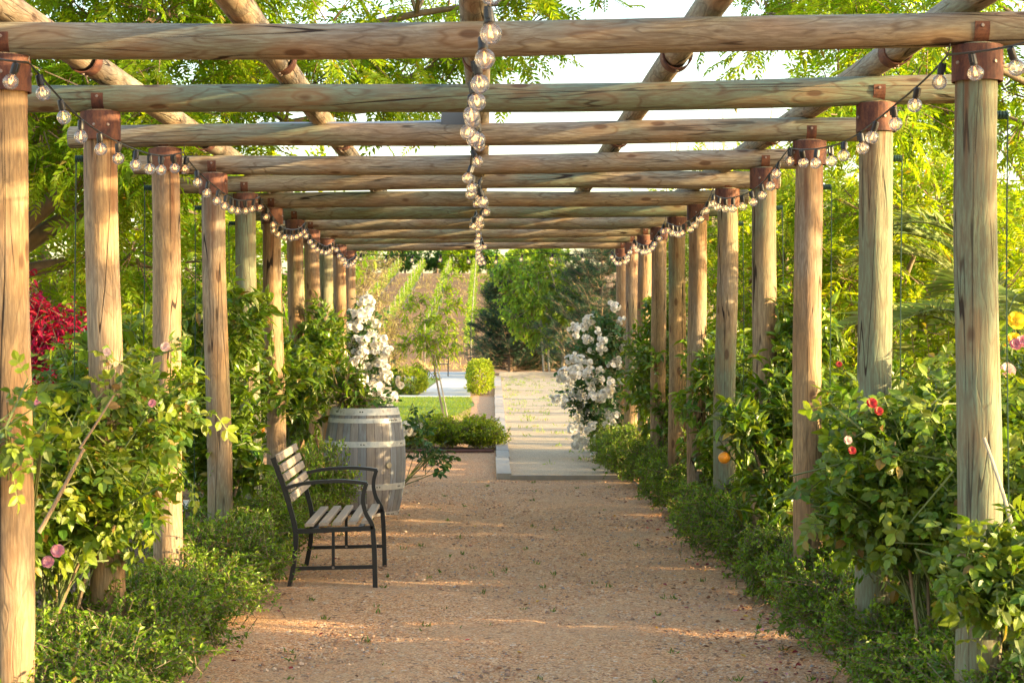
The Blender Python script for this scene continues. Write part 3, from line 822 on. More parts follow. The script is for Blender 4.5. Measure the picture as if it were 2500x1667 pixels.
p_.inputs["Roughness"].default_value = .55; p_.inputs["Metallic"].default_value = .35
barrel = thing("barrel", "weathered oak wine barrel planter with pale steel hoops beside the bench", "barrel", (-1.055, 16.1, 0))
br = lambda z: .296 + .070 * (1 - ((z - .475) / .475) ** 2)
zz = np.linspace(0, .95, 26)
pf = [(br(z), z) for z in zz] + [(br(.95) - .028, .95), (br(.95) - .03, .86)]
G().add(*lathe(pf, 60), smooth=True).obj("staves", bm_, barrel)
for za, zb in ((.895, .957), (.829, .868), (.618, .668), (.241, .295), (-.0, .045)):
    zs = np.linspace(za, zb, 5)
    pf = [(br(za) - .004, za)] + [(br(z) + .004, z) for z in zs] + [(br(zb) - .004, zb)]
    hg = G().add(*lathe(pf, 60))
    for k in range(6):
        a = rg.uniform(0, 6.28)
        for da in (0, .07):
            zc = (za + zb) / 2
            v, f = lathe([(0, .004), (.006, .003), (.007, 0)], 8)
            c, s = math.cos(a + da), math.sin(a + da); R_ = br(zc) + .003
            hg.add(np.stack([c * (R_ + v[:, 2]) - s * v[:, 0], s * (R_ + v[:, 2]) + c * v[:, 0], zc + v[:, 1]], 1), f, 1)
    hg.obj("hoop", [hm_, M['black_plastic']], barrel)
a = math.atan2(-.28, .215); R_ = br(.46)
v, f = lathe([(0, .02), (.026, .019), (.028, .012), (.028, -.02)], 18); c, s = math.cos(a), math.sin(a)
G().add(np.stack([c * (R_ + v[:, 2]) - s * v[:, 0], s * (R_ + v[:, 2]) + c * v[:, 0], .46 + v[:, 1]], 1), f, smooth=False).obj("bung", plain("pale_cork", (.42, .35, .24), .8, nscale=60), barrel)
th = np.linspace(0, 2 * np.pi, 30, endpoint=False)
G().add(np.stack([.265 * np.cos(th), .265 * np.sin(th), np.full(30, .905)], 1), np.arange(30)[None]).obj("soil", M['soil'], barrel)

# ------------------------------------------------------------------ plants
LT_BOX = [leaf_tpl(.55, 4, .2, .1), leaf_tpl(.6, 4, .3, .05)]
LT_CIT = [leaf_tpl(.42, 8, .28, .22), leaf_tpl(.46, 8, .35, .35)]
LT_ROSE = [rose_leaf(8, i) for i in range(3)]
LT_ROSE_FAR = [rose_leaf(4, i) for i in range(3)]
LT_PIST = [pinnate(6, .33, .115, 2, 66, .12, i) for i in range(4)]
LT_SIMPLE = [leaf_tpl(.5, 4, .25, .2), leaf_tpl(.42, 4, .3, .3)]
LT_NARROW = [leaf_tpl(.2, 2, .25, .25)]
LT_NEEDLE = [leaf_tpl(.10, 2, .1, .05)]

def add_leaves(g, parts, mi=0):
    for V, f, tn in parts: g.add(V, f, mi, tn)

def shrub(name, label, cat, base, blobs, tpl, size, m, K=8, slen=(.15, .3), seed=0, group=None, stem_m=None, stem_r=.010, fwd=.5, side=.9, droop=.2, up=.45, tipy=.6, shoot_r=.0025, nstem=1, upb=.25, solid=.5, noroot=False):
    """blobs: (centre xyz relative to base, radii xyz, number of shoots)"""
    q = np.random.default_rng(seed)
    root = thing(name, label, cat, base, 0, group)
    gl_, gs = G(), G()
    for c, r, n in blobs:
        c, r = np.array(c, float), np.array(r, float)
        d = rdirs(n, q); lump = 1 + .18 * np.sin(3.1 * d[:, 0] + 5 * d[:, 1] + seed) + .12 * np.sin(7 * d[:, 2] + 4 * d[:, 0] + seed)
        rr = (q.uniform(solid ** 3, 1, n) ** (1 / 3)) * lump
        E = c + d * r * rr[:, None]
        dd = nrm(d * .9 + q.normal(0, .45, (n, 3)) + [0, 0, upb])
        A = E - dd * q.uniform(*slen, n)[:, None]
        low = np.minimum(A[:, 2], E[:, 2]) < .02
        A[low, 2] = np.abs(A[low, 2]) + .03; E[low, 2] = np.abs(E[low, 2]) + .03
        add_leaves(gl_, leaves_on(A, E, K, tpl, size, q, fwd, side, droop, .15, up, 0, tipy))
        gs.add(*sticks(A, E, shoot_r * 1.5, shoot_r), mi=1)
        for _ in range(nstem):
            tgt = c + q.uniform(-.45, .45, 3) * r
            b0 = np.array([q.uniform(-.08, .08), q.uniform(-.08, .08), -.03]) if not noroot else c * .3
            mid = (b0 + tgt) / 2 + q.uniform(-.12, .12, 3) * np.array([1, 1, .3]); P = bez(b0, mid, tgt, 12)
            gs.add(*ring_tube(P, np.linspace(stem_r, stem_r * .45, 12), 6), mi=0)
            # limbs from the stem to some of the shoots
            pick = q.choice(n, min(n, 26), replace=False)
            st_p = P[q.integers(4, 12, len(pick))]
            gs.add(*sticks(st_p, A[pick], min(.005, stem_r * .45), shoot_r * 1.3, 4), mi=1)
    fo = gl_.obj("foliage", m, root)
    gs.obj("stems", [stem_m or M['twig'], M['stem'] if 'rose' in name or 'citrus' in name else M['twig']], root)
    return root

ORD = ["nearest", "second", "third", "fourth", "fifth", "sixth", "seventh", "eighth", "ninth", "tenth", "eleventh"]
ONTH = ["first", "second", "third", "fourth", "fifth", "sixth", "seventh", "eighth", "ninth", "tenth", "eleventh", "twelfth", "thirteenth", "fourteenth", "fifteenth", "sixteenth", "seventeenth", "eighteenth", "nineteenth", "twentieth", "twenty-first", "twenty-second"]
# --- box bushes along both rows of posts
box_proto = []
for v in range(4):
    root = shrub("box_bush", "", "box bush", (0, 0, 0), [((0, 0, .24), (.40, .47, .25), 700), ((.1 * (v - 1.5), .12, .32), (.2, .22, .2), 150)], LT_BOX, .026, M['box'], K=15, slen=(.10, .22), seed=40 + v, group="low box bushes edging the path",
                 shoot_r=.0016, stem_r=.008, fwd=.6, side=.85, droop=.0, up=.7, tipy=.8, nstem=3, upb=.25, solid=.6)
    box_proto.append(root)
used = [False] * 4
def put_box(x, y, label, sc, rz=None):
    v = int(rg.integers(0, 4)); rz = rg.uniform(0, 6.28) if rz is None else rz
    if not used[v]:
        o = box_proto[v]; used[v] = True; o["label"] = label
        o.location = (x, y, 0); o.rotation_euler = (0, 0, rz); o.scale = sc
    else: o = copy_tree(box_proto[v], None, (x, y, 0), rz, label, sc)
    return o
def where(k, side):
    i = k // 2
    return (f"low box bush at the foot of the {ORD[i]} post on the {side}" if k % 2 == 0 else
            f"low box bush between the {ONTH[i]} and {ONTH[i + 1]} posts on the {side}")
for k in range(0, 12):
    h = rg.uniform(.86, 1.1)
    put_box(-1.64 + rg.uniform(-.05, .05), Y0 + SP / 2 * k, where(k, "left"), (rg.uniform(.85, 1.05), 1.0, h))
for k in range(0, 21):
    h = rg.uniform(.92, 1.15)
    put_box(1.92 + rg.uniform(-.04, .06) - (.1 if k > 13 else 0) - (.12 if k > 14 else 0), Y0 + SP / 2 * k, where(k, "right"), (rg.uniform(.85, 1.0), 1.0, h))
for k in range(0, 16, 2):  # mostly hidden back row, added to keep low sun off the gravel
    put_box(2.75, Y0 - .2 + SP / 2 * k, f"low box bush added for shade in a back row outside the {ORD[k // 2]} right post", (1.0, 1.25, 1.25))
put_box(-1.42, 14.9, "tall loose box bush between the bench and the barrel", (.95, .95, 1.5))
put_box(-1.75, 13.9, "bright box bush filling in behind the bench back", (1.0, 1.0, 1.25))
# far low bushes before the lawn
for n_, (x, y, s, lb) in enumerate([(-1.0, 25.0, 1.0, "low box bush right behind the wine barrel, before the lawn"), (-.5, 25.3, .95, "low box bush under the staked young tree"), (-.02, 25.0, 1.0, "low box bush beside the near end of the timber kerb"),
                                    (-.75, 26.5, 1.1, "box bush at the lawn edge left of the staked young tree"), (-.15, 26.4, 1.05, "box bush at the lawn edge right of the staked young tree")]):
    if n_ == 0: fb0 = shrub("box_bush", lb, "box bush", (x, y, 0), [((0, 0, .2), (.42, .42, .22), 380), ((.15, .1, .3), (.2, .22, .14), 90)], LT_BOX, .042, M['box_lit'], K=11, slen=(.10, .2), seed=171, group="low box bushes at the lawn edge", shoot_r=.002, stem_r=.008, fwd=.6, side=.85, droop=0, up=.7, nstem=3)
    else: copy_tree(fb0, None, (x, y, 0), rg.uniform(0, 6), lb, (s, .9 * s, s * rg.uniform(.8, 1.05)))

# --- roses near the camera
shrub("rose_bush", "leafy rose bush with yellow green shoots between the two nearest left posts", "rose bush", (-2.0, 8.1, 0),
      [((.02, .1, 1.02), (.48, .5, .42), 190), ((.25, .5, 1.25), (.45, .4, .42), 130), ((-.2, -.2, .88), (.40, .4, .4), 105), ((.22, .1, .88), (.3, .45, .3), 95), ((-.35, .5, .6), (.45, .5, .38), 90), ((.32, -1.7, 1.3), (.12, .1, .26), 7)], LT_ROSE, .125, M['rose'], K=6, slen=(.18, .36), seed=61,
      stem_m=M['cane'], stem_r=.011, nstem=2, fwd=.6, side=.8, droop=.25, up=.5, shoot_r=.003, solid=.35)
shrub("rose_bush", "dense rose bush with coral blooms around the two nearest right posts", "rose bush", (2.0, 7.75, 0),
      [((-.05, .1, 1.02), (.52, .5, .42), 250), ((.3, -.1, .82), (.45, .5, .48), 210), ((-.22, .15, .88), (.34, .4, .30), 100), ((.3, .4, 1.25), (.4, .4, .35), 120), ((-.18, -1.45, .8), (.2, .15, .3), 46)], LT_ROSE, .125, M['rose'], K=6, slen=(.18, .36), seed=62,
      stem_m=M['cane'], stem_r=.011, nstem=2, fwd=.6, side=.8, droop=.25, up=.5, shoot_r=.003, solid=.3, tipy=.5)
shrub("rose_bush", "dark rose bush outside the nearest right post", "rose bush", (2.75, 8.4, 0),
      [((0, 0, .85), (.42, .5, .6), 120), ((-.1, .1, 1.35), (.3, .3, .35), 50)], LT_ROSE, .125, M['rose'], K=6, slen=(.18, .36), seed=63,
      stem_m=M['cane'], nstem=2, fwd=.6, side=.8, droop=.25, up=.5, solid=.3, tipy=.4)
# --- citrus along the posts
def citrus(label, base, blobs, seed, K=9):
    return shrub("citrus_bush", label, "citrus bush", base, [(a_, b_, int(n_ * 1.9)) for a_, b_, n_ in blobs], LT_CIT, .094, M['citrus'], K=K, slen=(.14, .26), seed=seed, stem_m=M['bark'], stem_r=.018, nstem=1,
                 fwd=.8, side=.75, droop=.12, up=.45, shoot_r=.003, solid=.35, tipy=.6)
c1 = citrus("tall glossy citrus bush around the fourth left post", (-1.96, 12.3, 0), [((0.05, .1, 1.05), (.42, .6, .60), 150), ((.12, .2, 1.68), (.40, .55, .38), 100), ((.25, -.2, .8), (.28, .3, .35), 50)], 71)
c2 = citrus("citrus bush around the third left post", (-2.28, 10.6, 0), [((.15, 0, 1.4), (.42, .45, .42), 100), ((.15, 0, .95), (.36, .4, .35), 60)], 72)
c3 = citrus("yellow green citrus bush around the sixth and seventh left posts", (-1.9, 16.4, 0), [((.15, 0, 1.25), (.48, .6, .38), 120), ((.38, .6, 1.55), (.26, .5, .38), 70), ((.1, -1.0, 1.2), (.4, .6, .4), 70), ((.1, 0, .9), (.36, .5, .3), 50)], 73)
c4 = citrus("citrus bush with a ripe orange near the fourth right post", (2.1, 11.6, 0), [((-.46, -.25, 1.03), (.18, .2, .2), 26), ((-.08, .1, 1.0), (.42, .55, .5), 150), ((.0, .1, 1.55), (.24, .3, .38), 60), ((-.18, -.1, .65), (.3, .4, .3), 60)], 74)
c5 = citrus("citrus bush around the third right post", (2.22, 9.9, 0), [((-.05, 0, .95), (.4, .45, .45), 110), ((-.1, -.2, .6), (.32, .3, .3), 50)], 75)
c6 = citrus("citrus bush around the sixth and seventh right posts", (2.1, 15.2, 0), [((-.05, 0, 1.15), (.4, .8, .55), 160), ((-.1, .3, .65), (.3, .6, .35), 60)], 76)
c7 = citrus("tall citrus bush beside the white roses on the right", (2.08, 19.3, 0), [((-.15, 0, 1.2), (.45, .9, .6), 170), ((-.12, .2, 1.8), (.28, .5, .35), 60), ((-.1, -.6, .7), (.3, .4, .4), 45)], 77)
org = G().add(*lathe([(.0003, -.036)] + [(.038 * math.cos(x), .036 * math.sin(x)) for x in np.linspace(-1.45, 1.45, 12)] + [(.0003, .036)], 20), smooth=True).mesh("orange", M['orange'])
link("orange", org, c4, ((1768 - 1179) / 4400 * 11.3 - 2.1, 11.3 - 11.6, 1.65 - (1117 - 804) / 4400 * 11.3))
link("orange", org, c3, ((636 - 1179) / 4400 * 15.9 + 1.9, -.5, 1.65 - (1048 - 804) / 4400 * 15.9))

# --- flowers
def flower_mesh(name, m, n1=6, n2=5, cup=.35, seed=0, eye=True):
    q = np.random.default_rng(seed); g = G()
    def petal(a, L, w, lift):
        # 3x4 patch, rounded outline, cupped
        V = []; uu = np.linspace(0, 1, 4); vv = np.linspace(-1, 1, 4)
        for u in uu:
            for v in vv:
                half = w * (.25 + .75 * math.sin(min(1, u * 1.15) * math.pi * .62)) * (1 - .18 * (u > .9))
                r = L * (.06 + .94 * u * (1 - .14 * v * v * u)); y = v * half * .5
                z = lift * L * u ** 1.6 + .12 * L * v * v * u + q.normal(0, .012) * u
                V.append([r * math.cos(a) - y * math.sin(a), r * math.sin(a) + y * math.cos(a), z])
        i, j = np.meshgrid(np.arange(3), np.arange(3), indexing='ij'); k = (i * 4 + j).ravel()
        g.add(V, np.stack([k, k + 1, k + 5, k + 4], 1), 0, q.uniform(0, 1), True)
    for k in range(n1): petal(k * 2 * math.pi / n1 + q.normal(0, .1), 1.0, 1.0, cup * q.uniform(.4, 1.2))
    for k in range(n2): petal(k * 2 * math.pi / n2 + .5 + q.normal(0, .1), .68, .75, cup * 2.0 * q.uniform(.8, 1.3))
    if eye: g.add(*lathe([(0, .13), (.10, .1), (.13, .02)], 8), mi=1)
    return g.mesh(name, [m, M['eye']])
WF = [flower_mesh("flower", M['white'], 6, 4, .25, i) for i in range(3)]
def put_flower(me, root, rel, d, s):
    o = link("flower", me, root, rel)
    o.rotation_mode = 'QUATERNION'; o.rotation_quaternion = Vector(d).to_track_quat('Z', 'Y') @ Quaternion((0, 0, 1), random.random() * 6)
    o.scale = (s, s, s * .9)
    return o
random.seed(3)
def cluster_mesh(k):
    q = np.random.default_rng(50 + k); g = G()
    for j in range(7):
        d = nrm(np.array([*(q.normal(0, .75, 2)), 1.0])); c = d * np.array([2.1, 2.1, 1.2]) * q.uniform(.75, 1.1) - [0, 0, .9]
        src = WF[j % 3]; V = np.array([v.co[:] for v in src.vertices]); M3 = np.array((Vector(d + q.normal(0, .2, 3)).to_track_quat('Z', 'Y') @ Quaternion((0, 0, 1), q.uniform(0, 6))).to_matrix())
        F4 = np.array([p.vertices[:] for p in src.polygons]); mi = np.array([p.material_index for p in src.polygons]); V = V @ M3.T * q.uniform(.8, 1.1) + c
        for m_ in (0, 1): g.add(V, F4[mi == m_], m_, q.uniform(0, 1), True)
    return g.mesh("flower_cluster", [M['white'], M['eye']])
WC = [cluster_mesh(k) for k in range(4)]
def white_rose(label, base, blobs, clusters, seed, nper=(1, 3), bloom=.04):
    q = np.random.default_rng(seed)
    root = shrub("white_rose_bush", label, "rose bush", base, blobs, LT_ROSE_FAR, .13, M['dark_rose'], K=6, slen=(.2, .35), seed=seed, stem_m=M['stem'], nstem=2, fwd=.6, side=.8, droop=.3, solid=.3, tipy=.3)
    for c in clusters:
        for _ in range(int(q.integers(*nper))):
            off = q.normal(0, .065, 3)
            d = nrm(np.array([-.05, -.85, .3]) + q.normal(0, .3, 3))
            o = put_flower(WC[int(q.integers(0, 4))], root, (c[0] + off[0], c[1] + off[1], c[2] + off[2]), d, bloom * q.uniform(.85, 1.15))
            o.name = "flower_cluster"
    return root
M['dark_rose'] = leaf_mat("dark_rose_leaf", (.028, .08, .02), (.07, .15, .025), (1.4, 1.5, .5), .4, .28, .4)
def cl(px, py, Y, base, dy=0):
    return ((px - 1179) / F * Y - base[0], Y - base[1] + dy, EYE - (py - 804) / F * Y - base[2])
bR = (1.45, 22.9, 0)
clR = [(1398, 805), (1428, 790), (1440, 830), (1470, 845), (1455, 865), (1396, 880), (1418, 900), (1372, 925), (1388, 945), (1412, 960), (1432, 925), (1468, 905), (1500, 880), (1505, 935), (1480, 960), (1372, 975), (1395, 990), (1420, 995),
       (1452, 985), (1475, 1005), (1405, 1035), (1430, 1020), (1450, 1035), (1512, 1020), (1500, 1040), (1400, 1065), (1418, 1085), (1455, 1070), (1470, 1085), (1500, 770), (1390, 905), (1520, 835)]
white_rose("big bush of white roses spilling over the court on the right", bR, [((0, 0, 1.0), (.42, .4, .75), 110), ((.15, .05, 1.55), (.3, .3, .4), 45)],
           [cl(px, py, 22.6 + .25 * math.sin(px * .7), bR) for px, py in clR], 81, (3, 4), .036)
bL = (-1.55, 22.6, 0)
clL = [(888, 722), (880, 735), (895, 745), (868, 760), (885, 768), (855, 785), (862, 800), (895, 790), (908, 812), (915, 830), (865, 830), (880, 840), (848, 870), (884, 868), (925, 850), (935, 868), (945, 890), (930, 880), (918, 905), (928, 918), (910, 932), (952, 912), (942, 940), (928, 950), (905, 955), (940, 965), (915, 970), (895, 925), (870, 905), (860, 885), (905, 885), (880, 905), (850, 850), (900, 800), (924, 975)]
white_rose("climbing white rose in sunlight behind the barrel", bL, [((.05, 0, 1.55), (.28, .3, .55), 60), ((.15, 0, 1.0), (.3, .3, .5), 60)],
           [cl(px, py, 22.3 + .2 * math.sin(px), bL) for px, py in clL], 82, (2, 4), .038)
bS = (-.98, 17.2, 0)
white_rose("small white rose spray arching out to the right of the barrel", bS, [((.36, 0, .74), (.22, .2, .05), 6), ((.52, 0, .46), (.24, .15, .04), 7), ((.0, -.2, .98), (.2, .2, .08), 6)],
           [cl(980, 1000, 17.1, bS), cl(1015, 1060, 17.1, bS), cl(1018, 1050, 17.1, bS)], 83, (1, 2), .04)
RF = {k: flower_mesh("flower", M[k], 7, 6, .45, 9, False) for k in ('pink', 'blush', 'coral', 'yellow')}
roses = [o for o in bpy.data.objects if o.name.startswith("rose_bush")]
def single(kind, px, py, Y, s=.04, d=(0, -1, .4)):
    r = min(roses, key=lambda o: abs(o.location.x - (px - 1179) / F * Y) + abs(o.location.y - Y))
    b = r.location; put_flower(RF[kind], r, ((px - 1179) / F * Y - b.x, Y - b.y, EYE - (py - 804) / F * Y), d, s)
for a in [('coral', 2128, 985, 7.4, .024), ('coral', 2145, 1004, 7.4, .02), ('coral', 2080, 1100, 7.4, .018), ('yellow', 2480, 785, 8.0, .042), ('yellow', 2475, 830, 8.0, .034), ('pink', 2478, 842, 7.9, .028), ('pink', 2496, 835, 7.9, .03), ('blush', 2460, 905, 7.9, .035),
          ('pink', 142, 1345, 7.6, .03), ('pink', 118, 1372, 7.6, .027), ('blush', 262, 860, 7.6, .018), ('blush', 404, 848, 7.7, .022), ('pink', 372, 985, 7.6, .018), ('pink', 92, 980, 7.5, .02), ('coral', 2048, 890, 7.4, .014), ('blush', 2070, 1075, 7.4, .018)]:
    single(*a)

# --- bougainvillea, on the left behind
shrub("bougainvillea", "red flowering bougainvillea behind the nearest left post", "shrub", (-3.82, 13.6, .12), [((.35, 0, 1.5), (.36, .4, .42), 130), ((.22, 0, 1.9), (.16, .3, .3), 55), ((.6, 0, 1.35), (.36, .4, .38), 80), ((.8, .1, 1.5), (.22, .3, .25), 40)], LT_SIMPLE, .06, M['boug'], K=13, slen=(.2, .4), seed=91, tipy=.8)

# --- leafy filler bushes outside the posts
def bushy(label, base, blobs, m, tpl, size, seed, K=10, name="shrub", group=None, **kw):
    return shrub(name, label, "shrub", base, blobs, tpl, size, m, K=K, slen=(.2, .4), seed=seed, group=group, **kw)
bushy("mid green shrub behind the second left post", (-3.2, 15.6, 0), [((0, 0, .7), (.8, .6, .7), 200), ((.3, .3, 1.2), (.5, .4, .5), 90)], M['citrus'], LT_SIMPLE, .075, 101)
bushy("green shrub beyond the gap between the fourth and fifth left posts", (-2.9, 20.0, 0), [((0, 0, .9), (.6, .7, .9), 220), ((.2, .2, 1.6), (.4, .5, .5), 90)], M['citrus'], LT_SIMPLE, .08, 102)
bushy("green shrub to the left of the white climbing rose", (-2.4, 23.5, 0), [((0, 0, .8), (.5, .6, .8), 180), ((.2, .2, 1.4), (.4, .4, .5), 80)], M['rose'], LT_SIMPLE, .08, 103)
bushy("yellow green shrub beyond the gap between the two nearest right posts", (3.3, 12.6, 0), [((0, 0, .8), (.6, .8, .8), 200), ((0, .2, 1.3), (.5, .5, .5), 90)], M['lime'], LT_SIMPLE, .08, 104)
bushy("yellow green shrub beyond the third right post", (3.1, 16.6, 0), [((0, 0, .9), (.6, 1.0, .9), 260)], M['lime'], LT_SIMPLE, .08, 105)
bushy("low green shrub beyond the fourth right post", (3.0, 21.0, 0), [((0, 0, .3), (.6, 1.0, .35), 160)], M['citrus'], LT_SIMPLE, .08, 106)

for n_, (x, y, lb) in enumerate([(2.65, 10.2, "leafy rose bush outside the third right post"), (2.6, 12.0, "leafy rose bush outside the fourth right post"), (2.6, 14.2, "leafy rose bush outside the fifth right post"), (2.7, 17.0, "leafy rose bush outside the seventh right post")]):
    shrub("rose_bush", lb, "rose bush", (x, y, 0), [((0, 0, .75), (.45, .7, .6), 150), ((0, .1, 1.2), (.3, .5, .3), 50)], LT_ROSE_FAR, .125, M['rose'], K=6, slen=(.18, .36), seed=160 + n_, stem_m=M['cane'], nstem=2, fwd=.6, side=.8, droop=.2, solid=.3)
bushy("bright green leafy plant growing in the barrel beneath the white rose", (-1.16, 16.05, .9), [((0, 0, .12), (.2, .2, .16), 40), ((-.05, .05, .3), (.15, .15, .15), 20)], M['citrus'], LT_CIT, .085, 121, K=8, name="barrel_plant")
tag(G().add(*ring_tube([(1.78, 8.0, .008), (1.73, 12, .01), (1.68, 16, .01), (1.62, 19.8, .01)], .015, 4)).obj("edging", M['bark']), "thin timber strip edging the gravel along the right hedge", "edging")
# --- clipped hedges by the walk, sunlight put into their leaf colour
def hedge(label, base, sx, sy, h, n, seed):
    q = np.random.default_rng(seed); root = thing("hedge", label, "hedge", base, 0, "clipped golden hedges by the concrete walk")
    E = q.uniform(-.5, .5, (n, 3)) * [sx, sy, h]
    f = q.integers(0, 5, n)                                  # push to a face of the block
    E[f == 0, 0] = -sx / 2; E[f == 1, 0] = sx / 2; E[f == 2, 1] = -sy / 2; E[f >= 3, 2] = h / 2
    u_ = 2 * E / [sx, sy, h]; E = E * (np.abs(u_).max(1, keepdims=True) / np.maximum((np.abs(u_) ** 3.2).sum(1, keepdims=True) ** (1 / 3.2), 1e-6)) * (1 + .07 * np.sin(E[:, 1:2] * 3.1) + .05 * np.sin(E[:, :1] * 7 + E[:, 1:2] * 5)) + q.normal(0, .03, (n, 3)); E[:, 2] += h / 2
    d = nrm(E - [0, 0, h * .4] + q.normal(0, .2, (n, 3))); A = E - d * .14; A[:, 2] = np.maximum(A[:, 2], .01)
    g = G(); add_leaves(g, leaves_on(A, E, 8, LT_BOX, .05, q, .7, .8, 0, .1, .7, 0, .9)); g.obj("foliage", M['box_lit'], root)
    g = G(); g.add(*sticks(A, E, .004, .003))
    for _ in range(40):
        x, y = q.uniform(-.4, .4, 2) * [sx, sy]; g.add(*sticks([[x, y, -.02]], [[x + q.normal(0, .05), y, h * .7]], .01, .006, 4))
    g.obj("stems", M['twig'], root)
hedge("wide clipped sunlit hedge to the left of the concrete walk", (-2.0, 46.7, 0), 1.05, 2.6, .62, 1700, 5)
hedge("narrow clipped sunlit hedge between the walk and the kerb", (-.08, 48.2, 0), .62, 6.5, .78, 2200, 6)

# ------------------------------------------------------------------ trees
def tree(name, label, base, trunk_h, trunk_r, cc, cr, nclump, clr, nshoot, K, tpl, size, m, bark, seed, group=None, nlimb=6, lean=(0, 0), droop=.12, fwd=.55, side=.9, shell=.35, zmin=None, cat="tree", tipy=.7, limb_r=.45, slen=(.5, 1.1), cut=None):
    q = np.random.default_rng(seed)
    root = thing(name, label, cat, base, 0, group)
    cc, cr = np.array(cc, float), np.array(cr, float)
    C = []
    while len(C) < nclump:
        d = rdirs(1, q)[0]; r = q.uniform(shell ** 3, 1) ** (1 / 3) * (1 + .2 * math.sin(4 * d[0] + seed) * math.cos(5 * d[2] + 2 * d[1]))
        c = cc + d * cr * r
        if zmin is not None and c[2] < zmin: continue
        if cut is not None and cut(c + np.array(base)): continue
        C.append(c)
    C = np.array(C)
    fork = np.array([lean[0], lean[1], trunk_h])
    gt = G()
    P = bez((0, 0, -.1), (lean[0] * .3 + q.normal(0, .06), lean[1] * .3, trunk_h * .55), fork, 12)
    gt.add(*ring_tube(P, np.linspace(trunk_r * 1.15, trunk_r * .8, 12), 12), smooth=True)
    # limbs towards well spread clumps
    sel = [int(q.integers(0, nclump))]
    while len(sel) < min(nlimb, nclump):
        dd = np.min(np.linalg.norm(C[:, None] - C[sel][None], axis=-1), 1); sel.append(int(dd.argmax()))
    LP = []
    for s in sel:
        e = fork + (C[s] - fork) * .9; mid = fork + (C[s] - fork) * .45 + np.array([0, 0, .18 * np.linalg.norm(C[s] - fork)]) + q.normal(0, .12, 3)
        L = bez(fork - [0, 0, .05], mid, e, 14); LP.append(L)
        gt.add(*ring_tube(L, np.linspace(trunk_r * limb_r * 1.3, trunk_r * .1, 14), 7), smooth=True)
    LA = np.concatenate([L[3:] for L in LP])
    gc = G()
    for c in C:
        n = LA[np.linalg.norm(LA - c, axis=1).argmin()]
        tw = bez(n, (n + c) / 2 + q.normal(0, .08, 3) + [0, 0, .1], c, 7)
        gt.add(*ring_tube(tw, np.linspace(max(.008, trunk_r * .12), .006, 7), 5))
        d = nrm(rdirs(nshoot, q) + nrm(c - cc) * .45 + [0, 0, .1])
        A = c + d * clr * .12; E = c + d * clr * q.uniform(*slen, nshoot)[:, None]; E[:, 2] -= droop * .4 * clr
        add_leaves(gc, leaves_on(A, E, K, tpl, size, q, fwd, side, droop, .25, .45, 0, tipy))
        gc.add(*sticks(A, E, .007, .003), mi=1)
    gt.obj("trunk", bark, root)
    gc.obj("crown", [m, M['twig']], root)
    return root

# big pinnate-leaved trees over the pergola
tree("pistache_tree", "large feathery leaved tree overhanging the pergola on the left", (-4.7, 14.6, 0), 1.9, .16, (1.7, -.1, 4.3), (3.3, 2.2, 2.2), 190, .55, 12, 7, LT_PIST, .22, M['pist'], M['bark'], 501, nlimb=9, lean=(.3, 0), zmin=1.9,
     droop=.18, cut=lambda p: p[2] < 3.48 and p[0] > -2.4)
tree("pistache_tree", "feathery leaved tree rising above the nearest right posts", (5.7, 14.6, 0), 2.6, .08, (-2.2, -.2, 3.95), (1.35, 1.9, 1.3), 40, .55, 11, 7, LT_PIST, .22, M['pist'], M['bark'], 502, nlimb=7, zmin=3.3)
tree("pistache_tree", "feathery leaved tree behind the second and third left posts", (-4.6, 19.5, 0), 1.2, .12, (.4, 0, 2.5), (1.9, 1.6, 1.9), 60, .62, 10, 5, LT_PIST, .28, M['pist'], M['bark'], 503, nlimb=7)
tree("leafy_tree", "green tree behind the fourth left post", (-4.0, 24.5, 0), 1.2, .12, (.2, 0, 2.4), (1.7, 1.5, 1.9), 60, .6, 12, 7, LT_SIMPLE, .13, M['pist'], M['bark'], 504)
tree("leafy_tree", "green tree far behind the sixth left post", (-3.9, 30.5, 0), 1.2, .12, (.3, 0, 2.4), (1.5, 1.5, 1.8), 50, .6, 12, 7, LT_SIMPLE, .14, M['vine'], M['bark'], 505)
tree("olive_tree", "pale beige leaved olive tree left of the vineyard", (-2.6, 35, 0), 1.0, .1, (.1, 0, 2.0), (1.05, 1.1, 1.25), 46, .5, 14, 9, LT_NARROW, .10, M['olive'], M['bark2'], 506)
tree("lime_tree", "bright yellow green tree behind the second right post", (3.9, 17.4, 0), 1.0, .1, (0, 0, 1.9), (1.4, 1.3, 1.15), 44, .6, 11, 5, LT_PIST, .28, M['lime'], M['bark'], 507)
tree("lime_tree", "bright yellow green tree behind the gap between the third and fourth right posts", (4.2, 25.5, 0), 1.4, .1, (-.3, 0, 2.5), (1.3, 1.3, 1.4), 44, .55, 11, 5, LT_PIST, .28, M['lime'], M['bark'], 508)
tree("lime_tree", "bright yellow green tree behind the nearest right post", (6.3, 22.5, 0), 1.2, .12, (0, 0, 2.2), (1.8, 1.6, 1.15), 50, .62, 11, 5, LT_PIST, .28, M['lime'], M['bark'], 509)
tree("lime_tree", "yellow green tree far behind the fourth right post", (5.4, 36, 0), 1.7, .12, (0, 0, 3.2), (2.0, 1.8, 1.7), 54, .65, 10, 5, LT_PIST, .30, M['lime'], M['bark'], 510)
# staked young tree by the low bushes
yt = tree("young_tree", "slender young tree leaning left with a pale stake beside it", (-.52, 28, 0), 1.25, .016, (-.33, 0, 1.8), (.62, .5, .74), 27, .24, 8, 7, LT_NARROW, .11, M['pist'], M['bark2'], 511, nlimb=5, lean=(-.26, 0), droop=.3)
g = G().add(*ring_tube([(.03, -.03, 0), (-.1, -.02, .65), (-.235, -.02, 1.3)], .012, 6)); g.obj("stake", M['stake'], yt)
